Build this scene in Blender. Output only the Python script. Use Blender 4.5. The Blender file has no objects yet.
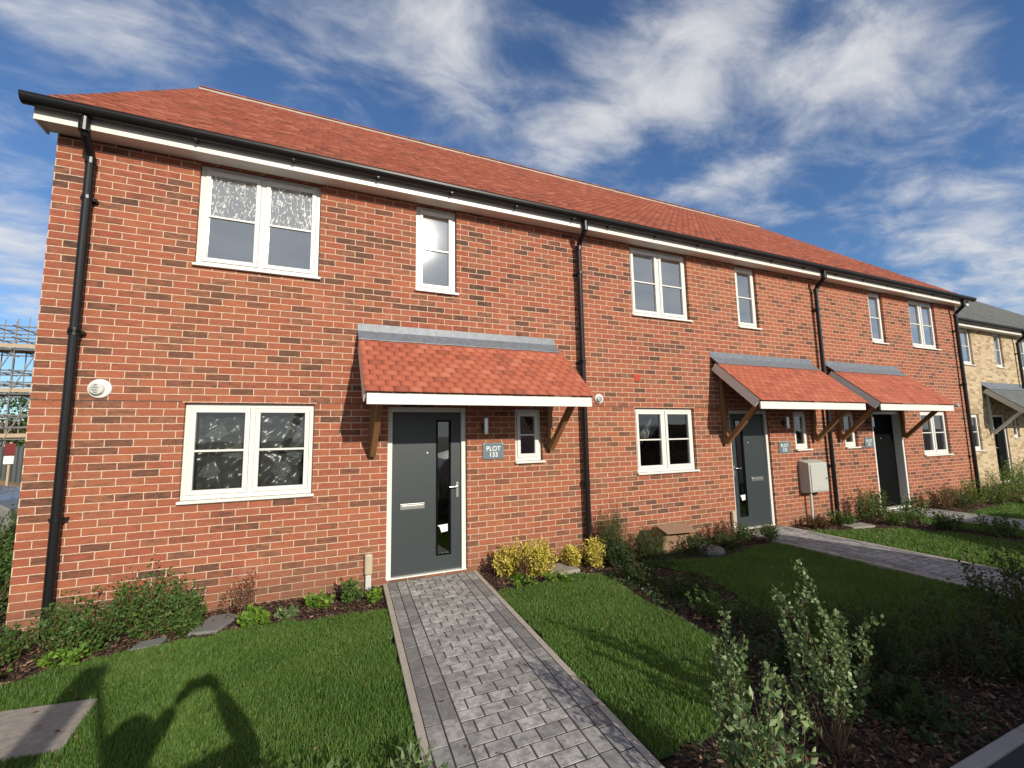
import bpy, bmesh, math, random
import numpy as np
from mathutils import Vector, Matrix, Euler
random.seed(7); rng = np.random.default_rng(11)
scene = bpy.context.scene
C = scene.collection
R = math.radians

# ------------------------------------------------------------------ helpers
ORG = {}
def link(o, parent=None):
    C.objects.link(o)
    if parent is not None: o.parent = parent
    return o
def tag(o, label=None, cat=None, group=None, kind=None):
    if label: o['label'] = label
    if cat: o['category'] = cat
    if group: o['group'] = group
    if kind: o['kind'] = kind
    return o
def thing(name, label, cat, loc=(0, 0, 0), rz=0, group=None):
    o = bpy.data.objects.new(name, None); o.empty_display_size = .1
    C.objects.link(o); o.location = loc; o.rotation_euler = (0, 0, rz)
    ORG[o] = Vector(loc)
    return tag(o, label, cat, group)
class MB:
    def __init__(s): s.v = []; s.f = []; s.r = []
    def add(s, vs, fs, r=None):
        n = len(s.v); s.v += [tuple(v) for v in vs]
        r = random.random() if r is None else r
        for f in fs: s.f.append(tuple(i + n for i in f)); s.r.append(r)
        return s
    def box(s, x0, x1, y0, y1, z0, z1, r=None):
        return s.add([(x0,y0,z0),(x1,y0,z0),(x1,y1,z0),(x0,y1,z0),(x0,y0,z1),(x1,y0,z1),(x1,y1,z1),(x0,y1,z1)],
              [(0,3,2,1),(4,5,6,7),(0,1,5,4),(1,2,6,5),(2,3,7,6),(3,0,4,7)], r)
    def obox(s, c, ax, ay, az, r=None):           # oriented box: centre + half-axis vectors
        c, ax, ay, az = map(Vector, (c, ax, ay, az)); vs = []
        for k in (-1, 1):
            for i, j in ((-1,-1),(1,-1),(1,1),(-1,1)): vs.append(c + ax*i + ay*j + az*k)
        return s.add(vs, [(0,3,2,1),(4,5,6,7),(0,1,5,4),(1,2,6,5),(2,3,7,6),(3,0,4,7)], r)
    def bar(s, a, b, w, d, up=(0,0,1), r=None):   # beam from a to b
        a, b = Vector(a), Vector(b); t = (b - a); L = t.length; t.normalize()
        u = Vector(up); u = (u - t*u.dot(t))
        if u.length < 1e-4: u = Vector((1,0,0))
        u.normalize(); n = t.cross(u)
        return s.obox((a+b)/2, t*L/2, n*w/2, u*d/2, r)
    def tube(s, pts, rad, n=10, cap=True, r=None):
        pts = [Vector(p) for p in pts]; rads = rad if isinstance(rad, (list, tuple)) else [rad]*len(pts)
        vs = []; fs = []; prev = None
        for i, p in enumerate(pts):
            t = (pts[min(i+1, len(pts)-1)] - pts[max(i-1, 0)]).normalized()
            if prev is None:
                u = t.orthogonal().normalized()
            else:
                u = (prev - t*prev.dot(t)).normalized()
            prev = u; w = t.cross(u)
            for k in range(n):
                a = 2*math.pi*k/n; vs.append(p + (u*math.cos(a) + w*math.sin(a))*rads[i])
        for i in range(len(pts)-1):
            for k in range(n):
                fs.append((i*n+k, i*n+(k+1)%n, (i+1)*n+(k+1)%n, (i+1)*n+k))
        if cap: fs.append(tuple(reversed(range(n)))); fs.append(tuple(range((len(pts)-1)*n, len(pts)*n)))
        return s.add(vs, fs, r)
    def lathe(s, prof, org, axis='y', n=24, r=None):   # profile (radius, height) along axis
        vs = []; fs = []; o = Vector(org)
        for rr, h in prof:
            for k in range(n):
                a = 2*math.pi*k/n; c, d = rr*math.cos(a), rr*math.sin(a)
                vs.append(o + (Vector((c, -h, d)) if axis == 'y' else Vector((c, d, h)) if axis == 'z' else Vector((h, c, d))))
        m = len(prof)
        for i in range(m-1):
            for k in range(n): fs.append((i*n+k, i*n+(k+1)%n, (i+1)*n+(k+1)%n, (i+1)*n+k))
        fs.append(tuple(range((m-1)*n, m*n))); fs.append(tuple(reversed(range(n))))
        return s.add(vs, fs, r)
    def build(s, name, mat, parent=None, local=False, smooth=False, bevel=0, recalc=True):
        me = bpy.data.meshes.new(name)
        o0 = Vector((0,0,0)) if (local or parent is None) else ORG[parent]
        me.from_pydata([tuple(Vector(v) - o0) for v in s.v], [], s.f)
        a = me.attributes.new('rnd', 'FLOAT', 'FACE'); a.data.foreach_set('value', s.r)
        if recalc:
            bm = bmesh.new(); bm.from_mesh(me); bmesh.ops.recalc_face_normals(bm, faces=bm.faces); bm.to_mesh(me); bm.free()
        mats = mat if isinstance(mat, (list, tuple)) else [mat]
        for m in mats: me.materials.append(m)
        if smooth: me.polygons.foreach_set('use_smooth', [True]*len(me.polygons))
        o = bpy.data.objects.new(name, me); link(o, parent)
        ORG[o] = o0 if parent is not None else Vector((0,0,0))
        if bevel:
            b = o.modifiers.new('bevel', 'BEVEL'); b.width = bevel; b.segments = 2; b.limit_method = 'ANGLE'
        return o
def npmesh(name, V, F, mat, parent=None, rnd=None, smooth=False, local=False):
    """fast mesh: V (n,3), F (m,k) with constant k"""
    if parent is not None and not local: V = V - np.array(ORG[parent])
    me = bpy.data.meshes.new(name); m, k = F.shape
    me.vertices.add(len(V)); me.vertices.foreach_set('co', np.ascontiguousarray(V, dtype=np.float32).ravel())
    me.loops.add(m*k); me.loops.foreach_set('vertex_index', np.ascontiguousarray(F, dtype=np.int32).ravel())
    me.polygons.add(m); me.polygons.foreach_set('loop_start', np.arange(0, m*k, k, dtype=np.int32))
    me.polygons.foreach_set('loop_total', np.full(m, k, dtype=np.int32))
    if rnd is not None:
        a = me.attributes.new('rnd', 'FLOAT', 'FACE'); a.data.foreach_set('value', np.asarray(rnd, dtype=np.float32))
    me.update(calc_edges=True); me.validate()
    if smooth: me.polygons.foreach_set('use_smooth', [True]*len(me.polygons))
    me.materials.append(mat)
    o = bpy.data.objects.new(name, me); link(o, parent); ORG[o] = ORG[parent] if parent is not None else Vector((0,0,0))
    return o

# ------------------------------------------------------------------ materials
def mat_new(name):
    m = bpy.data.materials.new(name); m.use_nodes = True; nt = m.node_tree; nt.nodes.clear()
    out = nt.nodes.new('ShaderNodeOutputMaterial'); b = nt.nodes.new('ShaderNodeBsdfPrincipled')
    nt.links.new(b.outputs[0], out.inputs[0]); return m, nt, b, out
def N(nt, t, **kw):
    n = nt.nodes.new(t)
    for k, v in kw.items():
        if k.startswith('i_'): n.inputs[int(k[2:])].default_value = v
        else: setattr(n, k, v)
    return n
def L(nt, a, b): nt.links.new(a, b)
def ramp(nt, fac, stops, interp='LINEAR'):
    r = nt.nodes.new('ShaderNodeValToRGB'); r.color_ramp.interpolation = interp
    e = r.color_ramp.elements
    while len(e) < len(stops): e.new(.5)
    for i, (p, c) in enumerate(stops): e[i].position = p; e[i].color = (*c, 1)
    L(nt, fac, r.inputs[0]); return r.outputs[0]
def mix(nt, f, a, b, t='MIX'):
    m = nt.nodes.new('ShaderNodeMix'); m.data_type = 'RGBA'; m.blend_type = t
    if isinstance(f, (int, float)): m.inputs[0].default_value = f
    else: L(nt, f, m.inputs[0])
    for s, v in ((6, a), (7, b)):
        if isinstance(v, (tuple, list)): m.inputs[s].default_value = (*v[:3], 1)
        else: L(nt, v, m.inputs[s])
    return m.outputs[2]
def mth(nt, op, a, b=None, c=None):
    m = nt.nodes.new('ShaderNodeMath'); m.operation = op
    for i, v in enumerate((a, b, c)):
        if v is None: continue
        if isinstance(v, (int, float)): m.inputs[i].default_value = v
        else: L(nt, v, m.inputs[i])
    return m.outputs[0]
def noise(nt, scale, detail=3, rough=.5, vec=None, dist=0):
    n = N(nt, 'ShaderNodeTexNoise'); n.inputs['Scale'].default_value = scale; n.inputs['Detail'].default_value = detail
    n.inputs['Roughness'].default_value = rough; n.inputs['Distortion'].default_value = dist
    if vec is not None: L(nt, vec, n.inputs['Vector'])
    return n.outputs[0]
def pos(nt): return N(nt, 'ShaderNodeNewGeometry').outputs['Position']
def bump(nt, h, strength, dist, b):
    n = N(nt, 'ShaderNodeBump'); n.inputs['Strength'].default_value = strength; n.inputs['Distance'].default_value = dist
    L(nt, h, n.inputs['Height']); L(nt, n.outputs[0], b.inputs['Normal']); return n
def simple(name, col, rough=.5, var=.12, scale=8, metal=0, spec=.5, bmp=0, bscale=60):
    m, nt, b, o = mat_new(name); p = pos(nt)
    c = mix(nt, noise(nt, scale, 4, .6, p), tuple(x*(1-var) for x in col), tuple(min(1, x*(1+var)) for x in col))
    L(nt, c, b.inputs['Base Color']); b.inputs['Roughness'].default_value = rough
    b.inputs['Metallic'].default_value = metal; b.inputs['Specular IOR Level'].default_value = spec
    if bmp: bump(nt, noise(nt, bscale, 4, .6, p), bmp, .004, b)
    return m
def brick_mat(name, stops, mortar, xoff=.05, patch=None):
    m, nt, b, o = mat_new(name); p = pos(nt)
    s = N(nt, 'ShaderNodeSeparateXYZ'); L(nt, p, s.inputs[0])
    u = mth(nt, 'ADD', mth(nt, 'ADD', s.outputs[0], s.outputs[1]), 30.15 - xoff)
    w = mth(nt, 'ADD', s.outputs[2], 2.4)
    c = N(nt, 'ShaderNodeCombineXYZ'); L(nt, u, c.inputs[0]); L(nt, w, c.inputs[1])
    # slight waviness of arrises
    d = N(nt, 'ShaderNodeTexNoise', i_2=48.); d.inputs['Detail'].default_value = 2; L(nt, p, d.inputs[0])
    dv = N(nt, 'ShaderNodeVectorMath', operation='SUBTRACT'); L(nt, d.outputs[1], dv.inputs[0]); dv.inputs[1].default_value = (.5,.5,.5)
    ds = N(nt, 'ShaderNodeVectorMath', operation='SCALE'); L(nt, dv.outputs[0], ds.inputs[0]); ds.inputs[3].default_value = .009
    da = N(nt, 'ShaderNodeVectorMath', operation='ADD'); L(nt, c.outputs[0], da.inputs[0]); L(nt, ds.outputs[0], da.inputs[1])
    t = N(nt, 'ShaderNodeTexBrick'); L(nt, da.outputs[0], t.inputs['Vector'])
    t.offset = .5; t.offset_frequency = 2; t.squash = 1
    for k, v in (('Color1', (0,0,0,1)), ('Color2', (1,1,1,1)), ('Mortar', (.5,.5,.5,1)), ('Scale', 1.), ('Mortar Size', .0060), ('Mortar Smooth', .55), ('Bias', 0.), ('Brick Width', .225), ('Row Height', .075)):
        t.inputs[k].default_value = v
    # within-brick variation: streaks along the brick
    st = N(nt, 'ShaderNodeMapping'); st.inputs['Scale'].default_value = (9, 9, 40); L(nt, p, st.inputs[0])
    n1 = noise(nt, 1, 4, .6, st.outputs[0]); n2 = noise(nt, 90, 3, .6, p); n3 = noise(nt, .55, 2, .5, p)
    v = mth(nt, 'ADD', t.outputs[0], mth(nt, 'MULTIPLY', mth(nt, 'SUBTRACT', n1, .5), .75))
    v = mth(nt, 'ADD', v, mth(nt, 'MULTIPLY', mth(nt, 'SUBTRACT', n3, .5), .25))
    col = ramp(nt, v, stops)
    mp2 = N(nt, 'ShaderNodeMapping'); mp2.inputs['Scale'].default_value = (8, 8, 17); L(nt, p, mp2.inputs[0])
    n5 = noise(nt, 1, 5, .72, mp2.outputs[0], .6)      # dragged, over-burnt patches
    col = mix(nt, ramp(nt, n5, [(.52,(0,0,0)),(.66,(.55,.55,.55))]), col, (.17,.080,.058) if name == 'red_brick' else (.34,.23,.12))
    col = mix(nt, ramp(nt, noise(nt, 6.5, 4, .7, p), [(.55,(0,0,0)),(.75,(.35,.35,.35))]), col, (.46,.20,.10) if name == 'red_brick' else (.66,.55,.36))
    col = mix(nt, mth(nt, 'MULTIPLY', n2, .35), col, (.10,.05,.035))
    mo = mix(nt, noise(nt, 25, 4, .7, p), tuple(x*.72 for x in mortar), mortar)
    # batches of slightly different loads, and soil splash low on the wall
    col = mix(nt, ramp(nt, noise(nt, .35, 2, .5, p), [(.4,(0,0,0)),(.65,(.20,.20,.20))]), col, (.40,.16,.075) if name == 'red_brick' else (.62,.50,.30))
    sz = mth(nt, 'SUBTRACT', .42, s.outputs[2])
    gr = mth(nt, 'MULTIPLY', mth(nt, 'MAXIMUM', sz, 0), mth(nt, 'MULTIPLY', noise(nt, 5, 5, .7, p), 2.4))
    gr = mth(nt, 'MINIMUM', gr, .55)
    bl_ = ramp(nt, noise(nt, 1.7, 6, .7, p), [(.60,(0,0,0)),(.78,(.22,.22,.22))])
    fac = t.outputs[1]
    col = mix(nt, fac, col, mo)
    col = mix(nt, bl_, col, (.55,.45,.36)); col = mix(nt, gr, col, (.16,.10,.065))
    L(nt, col, b.inputs['Base Color']); b.inputs['Roughness'].default_value = .9; b.inputs['Specular IOR Level'].default_value = .2
    h = mth(nt, 'ADD', mth(nt, 'MULTIPLY', mth(nt, 'SUBTRACT', 1, fac), 1.), mth(nt, 'MULTIPLY', noise(nt, 70, 5, .7, p), .55))
    bump(nt, h, .8, .006, b)
    return m
M = {}
M['brick'] = brick_mat('red_brick', [(0,(.080,.048,.038)),(.09,(.13,.064,.045)),(.18,(.24,.082,.050)),(.32,(.36,.098,.056)),(.45,(.33,.118,.066)),(.6,(.41,.128,.066)),(.76,(.29,.088,.056)),(.84,(.36,.125,.070)),(.93,(.27,.120,.070)),(1,(.15,.076,.055))], (.72,.53,.39))
M['yellow'] = brick_mat('buff_brick', [(0,(.28,.20,.12)),(.3,(.48,.38,.24)),(.6,(.57,.46,.30)),(.85,(.62,.52,.37)),(1,(.38,.28,.18))], (.60,.50,.36))
def tile_mat(name, a, b_, c, rough=.8):
    m, nt, b, o = mat_new(name); p = pos(nt)
    at = N(nt, 'ShaderNodeAttribute', attribute_name='rnd')
    col = ramp(nt, at.outputs['Fac'], [(0, a), (.22, b_), (.7, b_), (1, c)])
    n1 = noise(nt, 45, 5, .7, p); n0 = noise(nt, .8, 3, .5, p)
    col = mix(nt, mth(nt, 'MULTIPLY', n1, .5), col, a); col = mix(nt, mth(nt, 'MULTIPLY', n0, .3), col, c)
    L(nt, col, b.inputs['Base Color']); b.inputs['Roughness'].default_value = rough; b.inputs['Specular IOR Level'].default_value = .3
    bump(nt, n1, .5, .004, b); return m
M['tile'] = tile_mat('red_clay_tile', (.22,.060,.036), (.38,.100,.056), (.47,.155,.095))
M['tile2'] = tile_mat('red_roof_tile', (.095,.034,.026), (.27,.070,.042), (.42,.150,.10))
M['slate'] = tile_mat('grey_tile', (.07,.08,.085), (.12,.13,.135), (.16,.17,.17), .65)
M['white'] = simple('white_upvc', (.68,.67,.635), .35, .04, 3)
M['fascia'] = simple('white_fascia_board', (.72,.70,.65), .4, .05, 4)
M['black'] = simple('black_plastic', (.009,.009,.010), .33, .2, 5, spec=.35)
M['lead'] = simple('lead_flashing', (.15,.17,.20), .5, .5, 14, metal=.12, bmp=.4, bscale=30)
M['timber'] = None
def timber(name, a, b_):
    m, nt, b, o = mat_new(name); p = pos(nt)
    mp = N(nt, 'ShaderNodeMapping'); mp.inputs['Scale'].default_value = (30, 12, 5); L(nt, p, mp.inputs[0])
    n = noise(nt, 1.5, 5, .65, mp.outputs[0], 1.2)
    L(nt, mix(nt, n, a, b_), b.inputs['Base Color']); b.inputs['Roughness'].default_value = .75; bump(nt, n, .3, .003, b); return m
M['timber'] = timber('oiled_timber', (.14,.065,.022), (.36,.19,.075))
M['greytimber'] = timber('weathered_board', (.16,.13,.11), (.26,.22,.19))
M['door'] = simple('anthracite_door', (.030,.040,.044), .42, .08, 30, bmp=.25, bscale=140)
M['doorblack'] = simple('black_door', (.004,.0045,.005), .6, .1, 30, spec=.05)
M['steel'] = simple('satin_steel', (.62,.62,.60), .28, .1, 20, metal=.9)
M['meter'] = simple('grey_grp_box', (.42,.43,.40), .5, .1, 9)
M['beige'] = simple('beige_plastic', (.42,.36,.25), .55, .1, 20)
M['palegrey'] = simple('pale_grey_plastic', (.50,.52,.50), .5, .1, 20)
M['dark'] = simple('dark_grille', (.03,.03,.035), .6)
M['sign'] = simple('slate_grey_sign', (.12,.17,.20), .35, .08, 12)
M['letter'] = simple('white_lettering', (.85,.85,.85), .5, .02)
M['room'] = simple('grey_plaster_room', (.26,.26,.25), .9, .1, 2)
M['airbrick'] = simple('red_clay_air_brick', (.42,.05,.03), .8, .1, 40)
M['concrete'] = simple('pale_concrete', (.40,.36,.30), .9, .25, 22, bmp=.6, bscale=120)
M['slab'] = simple('worn_concrete_slab', (.27,.245,.21), .92, .55, 24, bmp=.8, bscale=90)
M['sand'] = simple('dark_joint_sand', (.035,.032,.028), .95, .3, 40)
M['kerb'] = simple('kerb_concrete', (.34,.33,.31), .9, .25, 15, bmp=.6, bscale=90)
M['stone'] = simple('grey_stone', (.16,.165,.16), .9, .35, 9, bmp=.9, bscale=30)
M['card'] = simple('brown_cardboard', (.27,.165,.105), .85, .15, 12)
M['asphalt'] = simple('asphalt', (.045,.045,.048), .9, .3, 60, bmp=.9, bscale=160)
M['mark'] = simple('road_marking', (.55,.55,.52), .8, .2, 30)
M['galv'] = simple('galvanised_tube', (.42,.42,.40), .4, .2, 10, metal=.6)
M['plank'] = simple('scaffold_board', (.42,.33,.22), .85, .2, 6)
M['bark'] = simple('tree_bark', (.10,.075,.05), .9, .3, 12)
def soil_mat():
    m, nt, b, o = mat_new('bark_mulch_soil'); p = pos(nt)
    n = noise(nt, 55, 6, .75, p); n2 = noise(nt, 2.5, 3, .6, p)
    c = ramp(nt, n, [(.3,(.018,.010,.007)),(.5,(.060,.030,.020)),(.62,(.10,.052,.034)),(.75,(.17,.10,.065))])
    c = mix(nt, mth(nt, 'MULTIPLY', n2, .5), c, (.05,.042,.022))
    L(nt, c, b.inputs['Base Color']); b.inputs['Roughness'].default_value = .95; bump(nt, n, 1, .02, b); return m
M['soil'] = soil_mat()
def leaf_mat(name, stops, rough=.5, trans=.25):
    m, nt, b, o = mat_new(name); p = pos(nt)
    at = N(nt, 'ShaderNodeAttribute', attribute_name='rnd')
    v = mth(nt, 'ADD', mth(nt, 'MULTIPLY', at.outputs['Fac'], .75), mth(nt, 'MULTIPLY', noise(nt, 9, 3, .6, p), .3))
    col = ramp(nt, v, stops); L(nt, col, b.inputs['Base Color']); b.inputs['Roughness'].default_value = rough
    b.inputs['Specular IOR Level'].default_value = .3
    tr = N(nt, 'ShaderNodeBsdfTranslucent'); L(nt, mix(nt, .5, col, (.3,.5,.05)), tr.inputs[0])
    ms = N(nt, 'ShaderNodeMixShader'); ms.inputs[0].default_value = trans; L(nt, b.outputs[0], ms.inputs[1]); L(nt, tr.outputs[0], ms.inputs[2])
    L(nt, ms.outputs[0], o.inputs[0]); return m
M['grass'] = leaf_mat('lawn_grass', [(0,(.040,.085,.016)),(.35,(.074,.150,.026)),(.7,(.115,.20,.040)),(.9,(.20,.24,.07)),(1,(.32,.29,.14))], .5, .3)
M['turf'] = simple('turf_base', (.035,.065,.014), .95, .4, 14, bmp=.8, bscale=60)
M['l_green'] = leaf_mat('mid_green_leaf', [(0,(.025,.060,.014)),(.5,(.055,.125,.028)),(.85,(.11,.18,.04)),(1,(.16,.11,.07))])
M['l_bright'] = leaf_mat('bright_green_leaf', [(0,(.06,.13,.015)),(.5,(.12,.24,.03)),(1,(.24,.34,.05))])
M['l_gold'] = leaf_mat('golden_leaf', [(0,(.24,.22,.03)),(.3,(.55,.44,.06)),(.8,(.74,.62,.14)),(1,(.78,.70,.30))])
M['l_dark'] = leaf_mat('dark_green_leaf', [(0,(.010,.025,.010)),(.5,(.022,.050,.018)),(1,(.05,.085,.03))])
M['l_grey'] = leaf_mat('grey_green_leaf', [(0,(.055,.10,.035)),(.5,(.125,.195,.075)),(1,(.24,.30,.14))], .4, .15)
M['l_red'] = leaf_mat('dull_red_leaf', [(0,(.05,.02,.015)),(.5,(.13,.05,.035)),(1,(.22,.10,.05))])
M['l_needle'] = leaf_mat('conifer_leaf', [(0,(.025,.055,.022)),(.5,(.055,.10,.035)),(1,(.10,.15,.05))])
M['l_autumn'] = leaf_mat('autumn_leaf', [(0,(.05,.04,.02)),(.5,(.12,.085,.035)),(1,(.17,.12,.05))])
M['stem'] = simple('woody_stem', (.13,.08,.045), .85, .25, 30)
def chip_mat():
    m, nt, b, o = mat_new('bark_chip'); at = N(nt, 'ShaderNodeAttribute', attribute_name='rnd')
    L(nt, ramp(nt, at.outputs['Fac'], [(0,(.016,.009,.007)),(.5,(.058,.028,.020)),(.85,(.14,.075,.048)),(1,(.32,.21,.13))]), b.inputs['Base Color']); b.inputs['Roughness'].default_value = .9; return m
M['chip'] = chip_mat()
def paver_mat():
    m, nt, b, o = mat_new('grey_block_paver'); p = pos(nt); at = N(nt, 'ShaderNodeAttribute', attribute_name='rnd')
    c = ramp(nt, at.outputs['Fac'], [(0,(.15,.15,.15)),(.3,(.26,.258,.25)),(.7,(.42,.415,.40)),(1,(.52,.51,.48))])
    n = noise(nt, 16, 5, .7, p); n2 = noise(nt, 120, 3, .6, p)
    c = mix(nt, ramp(nt, n, [(.40,(0,0,0)),(.62,(1,1,1))]), mix(nt, .70, c, (.08,.08,.085)), c)
    L(nt, mix(nt, mth(nt,'MULTIPLY',n2,.3), c, (.50,.48,.44)), b.inputs['Base Color']); b.inputs['Roughness'].default_value = .8
    bump(nt, mth(nt, 'ADD', n2, n), .6, .004, b); return m
M['paver'] = paver_mat()
def glass_mat(name, tint=(.9,.95,.93), refl=.0, rough=.0):
    m, nt, b, o = mat_new(name); nt.nodes.remove(b)
    t = N(nt, 'ShaderNodeBsdfTransparent'); t.inputs[0].default_value = (*[x*.72 for x in tint], 1)
    g = N(nt, 'ShaderNodeBsdfGlossy'); g.inputs['Roughness'].default_value = rough; g.inputs[0].default_value = (.95,.98,1,1)
    f = N(nt, 'ShaderNodeFresnel'); f.inputs[0].default_value = 1.75
    # double-glazed units are never perfectly flat
    bp = N(nt, 'ShaderNodeBump'); bp.inputs['Strength'].default_value = .06; bp.inputs['Distance'].default_value = .02
    L(nt, noise(nt, 2.2, 2, .4, pos(nt)), bp.inputs['Height']); L(nt, bp.outputs[0], g.inputs['Normal'])
    k = mth(nt, 'MINIMUM', mth(nt, 'ADD', mth(nt, 'MULTIPLY', f.outputs[0], 1.5), refl), 1)
    ms = N(nt, 'ShaderNodeMixShader'); L(nt, k, ms.inputs[0]); L(nt, t.outputs[0], ms.inputs[1]); L(nt, g.outputs[0], ms.inputs[2])
    L(nt, ms.outputs[0], o.inputs[0]); return m
M['glass'] = glass_mat('window_glass')
M['glass_up'] = glass_mat('reflective_window_glass', refl=.30, rough=.035)
def film_mat():
    m, nt, b, o = mat_new('crinkled_clear_film'); nt.nodes.remove(b)
    t = N(nt, 'ShaderNodeBsdfTransparent'); t.inputs[0].default_value = (.86,.88,.87,1)
    g = N(nt, 'ShaderNodeBsdfGlossy'); g.inputs['Roughness'].default_value = .30
    d = N(nt, 'ShaderNodeBsdfDiffuse'); d.inputs[0].default_value = (.6,.62,.6,1)
    f = N(nt, 'ShaderNodeFresnel'); f.inputs[0].default_value = 1.5
    m1 = N(nt, 'ShaderNodeMixShader'); m1.inputs[0].default_value = .10; L(nt, t.outputs[0], m1.inputs[1]); L(nt, d.outputs[0], m1.inputs[2])
    m2 = N(nt, 'ShaderNodeMixShader'); L(nt, mth(nt, 'ADD', f.outputs[0], .05), m2.inputs[0]); L(nt, m1.outputs[0], m2.inputs[1]); L(nt, g.outputs[0], m2.inputs[2])
    L(nt, m2.outputs[0], o.inputs[0]); return m
M['film'] = film_mat()
def bubble_mat():
    m, nt, b, o = mat_new('bubbled_protective_film'); p = pos(nt)
    mp = N(nt, 'ShaderNodeMapping'); mp.inputs['Scale'].default_value = (38, 38, 15); L(nt, p, mp.inputs[0])
    n = noise(nt, 1, 2, .6, mp.outputs[0], 1.3)
    k = ramp(nt, n, [(.56,(0,0,0)),(.60,(1,1,1))])
    b.inputs['Base Color'].default_value = (.85,.87,.86,1); b.inputs['Roughness'].default_value = .4
    t = N(nt, 'ShaderNodeBsdfTransparent'); t.inputs[0].default_value = (.97,.97,.97,1)
    ms = N(nt, 'ShaderNodeMixShader'); L(nt, mth(nt, 'ADD', mth(nt, 'MULTIPLY', k, .5), .10), ms.inputs[0]); L(nt, t.outputs[0], ms.inputs[1]); L(nt, b.outputs[0], ms.inputs[2])
    L(nt, ms.outputs[0], o.inputs[0]); return m
M['bubble'] = bubble_mat()
def sheet_film():
    m, nt, b, o = mat_new('folded_clear_film'); p = pos(nt)
    b.inputs['Base Color'].default_value = (.55,.58,.56,1); b.inputs['Roughness'].default_value = .28
    n = noise(nt, 26, 4, .65, p, 1.5); bump(nt, n, 1, .02, b)
    t = N(nt, 'ShaderNodeBsdfTransparent'); ms = N(nt, 'ShaderNodeMixShader'); L(nt, ramp(nt, n, [(.35,(.08,.08,.08)),(.7,(.42,.42,.42))]), ms.inputs[0])
    L(nt, t.outputs[0], ms.inputs[1]); L(nt, b.outputs[0], ms.inputs[2]); L(nt, ms.outputs[0], o.inputs[0]); return m
M['sheetfilm'] = sheet_film()
def paint(name, c, rough=.25):
    m, nt, b, o = mat_new(name); b.inputs['Base Color'].default_value = (*c, 1); b.inputs['Roughness'].default_value = rough
    b.inputs['Coat Weight'].default_value = .6; return m
M['silver'] = paint('silver_grey_paint', (.15,.155,.15), .7); M['vanwhite'] = paint('white_paint', (.75,.75,.75)); M['navy'] = paint('dark_blue_paint', (.02,.03,.07))
M['rubber'] = simple('tyre_rubber', (.02,.02,.02), .8); M['carglass'] = simple('dark_car_glass', (.01,.012,.014), .2)
M['lamp'] = simple('lamp_lens', (.7,.7,.68), .15); M['redlamp'] = simple('red_lamp_lens', (.5,.02,.02), .2)
M['skin'] = simple('skin', (.55,.34,.25), .55, .05); M['jacket'] = simple('dark_jacket', (.03,.035,.05), .85)
M['jeans'] = simple('blue_jeans', (.05,.07,.13), .85); M['hair'] = simple('brown_hair', (.05,.03,.02), .7)
M['redboard'] = simple('red_board', (.16,.015,.015), .5); M['whiteboard'] = simple('white_board', (.75,.75,.72), .5)
M['corr'] = simple('dark_corrugated_sheet', (.05,.06,.06), .5, .2, 5); M['earth'] = simple('brown_earth', (.22,.14,.08), .95, .3, 3, bmp=.8, bscale=12)

# ------------------------------------------------------------------ camera
def cam_setup():
    f, yaw, pitch, roll = 446.2142, .41708, .11508, -.01766
    loc = Vector((2.4684, -5.5786, 1.692))
    cy, sy, cp, sp, cr, sr = math.cos(yaw), math.sin(yaw), math.cos(pitch), math.sin(pitch), math.cos(roll), math.sin(roll)
    F = Vector((sy*cp, cy*cp, sp)); Rt = Vector((cy, -sy, 0)); U = Rt.cross(F)
    R2 = Rt*cr + U*sr; U2 = -Rt*sr + U*cr
    m = Matrix.Identity(4)
    for i in range(3): m[i][0] = R2[i]; m[i][1] = U2[i]; m[i][2] = -F[i]; m[i][3] = loc[i]
    cd = bpy.data.cameras.new('camera'); cd.sensor_width = 36; cd.lens = f/1024*36; cd.clip_start = .05; cd.clip_end = 3000
    c = bpy.data.objects.new('camera', cd); C.objects.link(c); c.matrix_world = m; scene.camera = c
    return F, R2, U2, f
CF, CR, CU, CFL = cam_setup()
def pdir(x, y): return (CF + CR*((x-512)/CFL) - CU*((y-384)/CFL)).normalized()

# ------------------------------------------------------------------ light and sky
SUN_AZ, SUN_EL = R(11.5), R(24.0)      # from the facade normal towards +X, above the horizon
sd = Vector((math.sin(SUN_AZ)*math.cos(SUN_EL), -math.cos(SUN_AZ)*math.cos(SUN_EL), math.sin(SUN_EL)))
sl = bpy.data.lights.new('sun', 'SUN'); sl.energy = 4.9; sl.angle = R(.53); sl.color = (1, .91, .77)
so = bpy.data.objects.new('sun', sl); C.objects.link(so); so.rotation_euler = sd.to_track_quat('Z', 'Y').to_euler()
w = bpy.data.worlds.new('World'); scene.world = w; w.use_nodes = True; nt = w.node_tree; nt.nodes.clear()
out = nt.nodes.new('ShaderNodeOutputWorld'); bg = nt.nodes.new('ShaderNodeBackground'); L(nt, bg.outputs[0], out.inputs[0])
sky = nt.nodes.new('ShaderNodeTexSky'); sky.sky_type = 'NISHITA'; sky.sun_disc = False; sky.sun_elevation = SUN_EL
sky.sun_rotation = math.atan2(sd.x, sd.y); sky.air_density = 1.0; sky.dust_density = .25; sky.ozone_density = 2.5
bg.inputs[1].default_value = .075; w.cycles.sampling_method = 'MANUAL'; w.cycles.sample_map_resolution = 256
tc = nt.nodes.new('ShaderNodeTexCoord'); D = tc.outputs['Generated']
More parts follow.
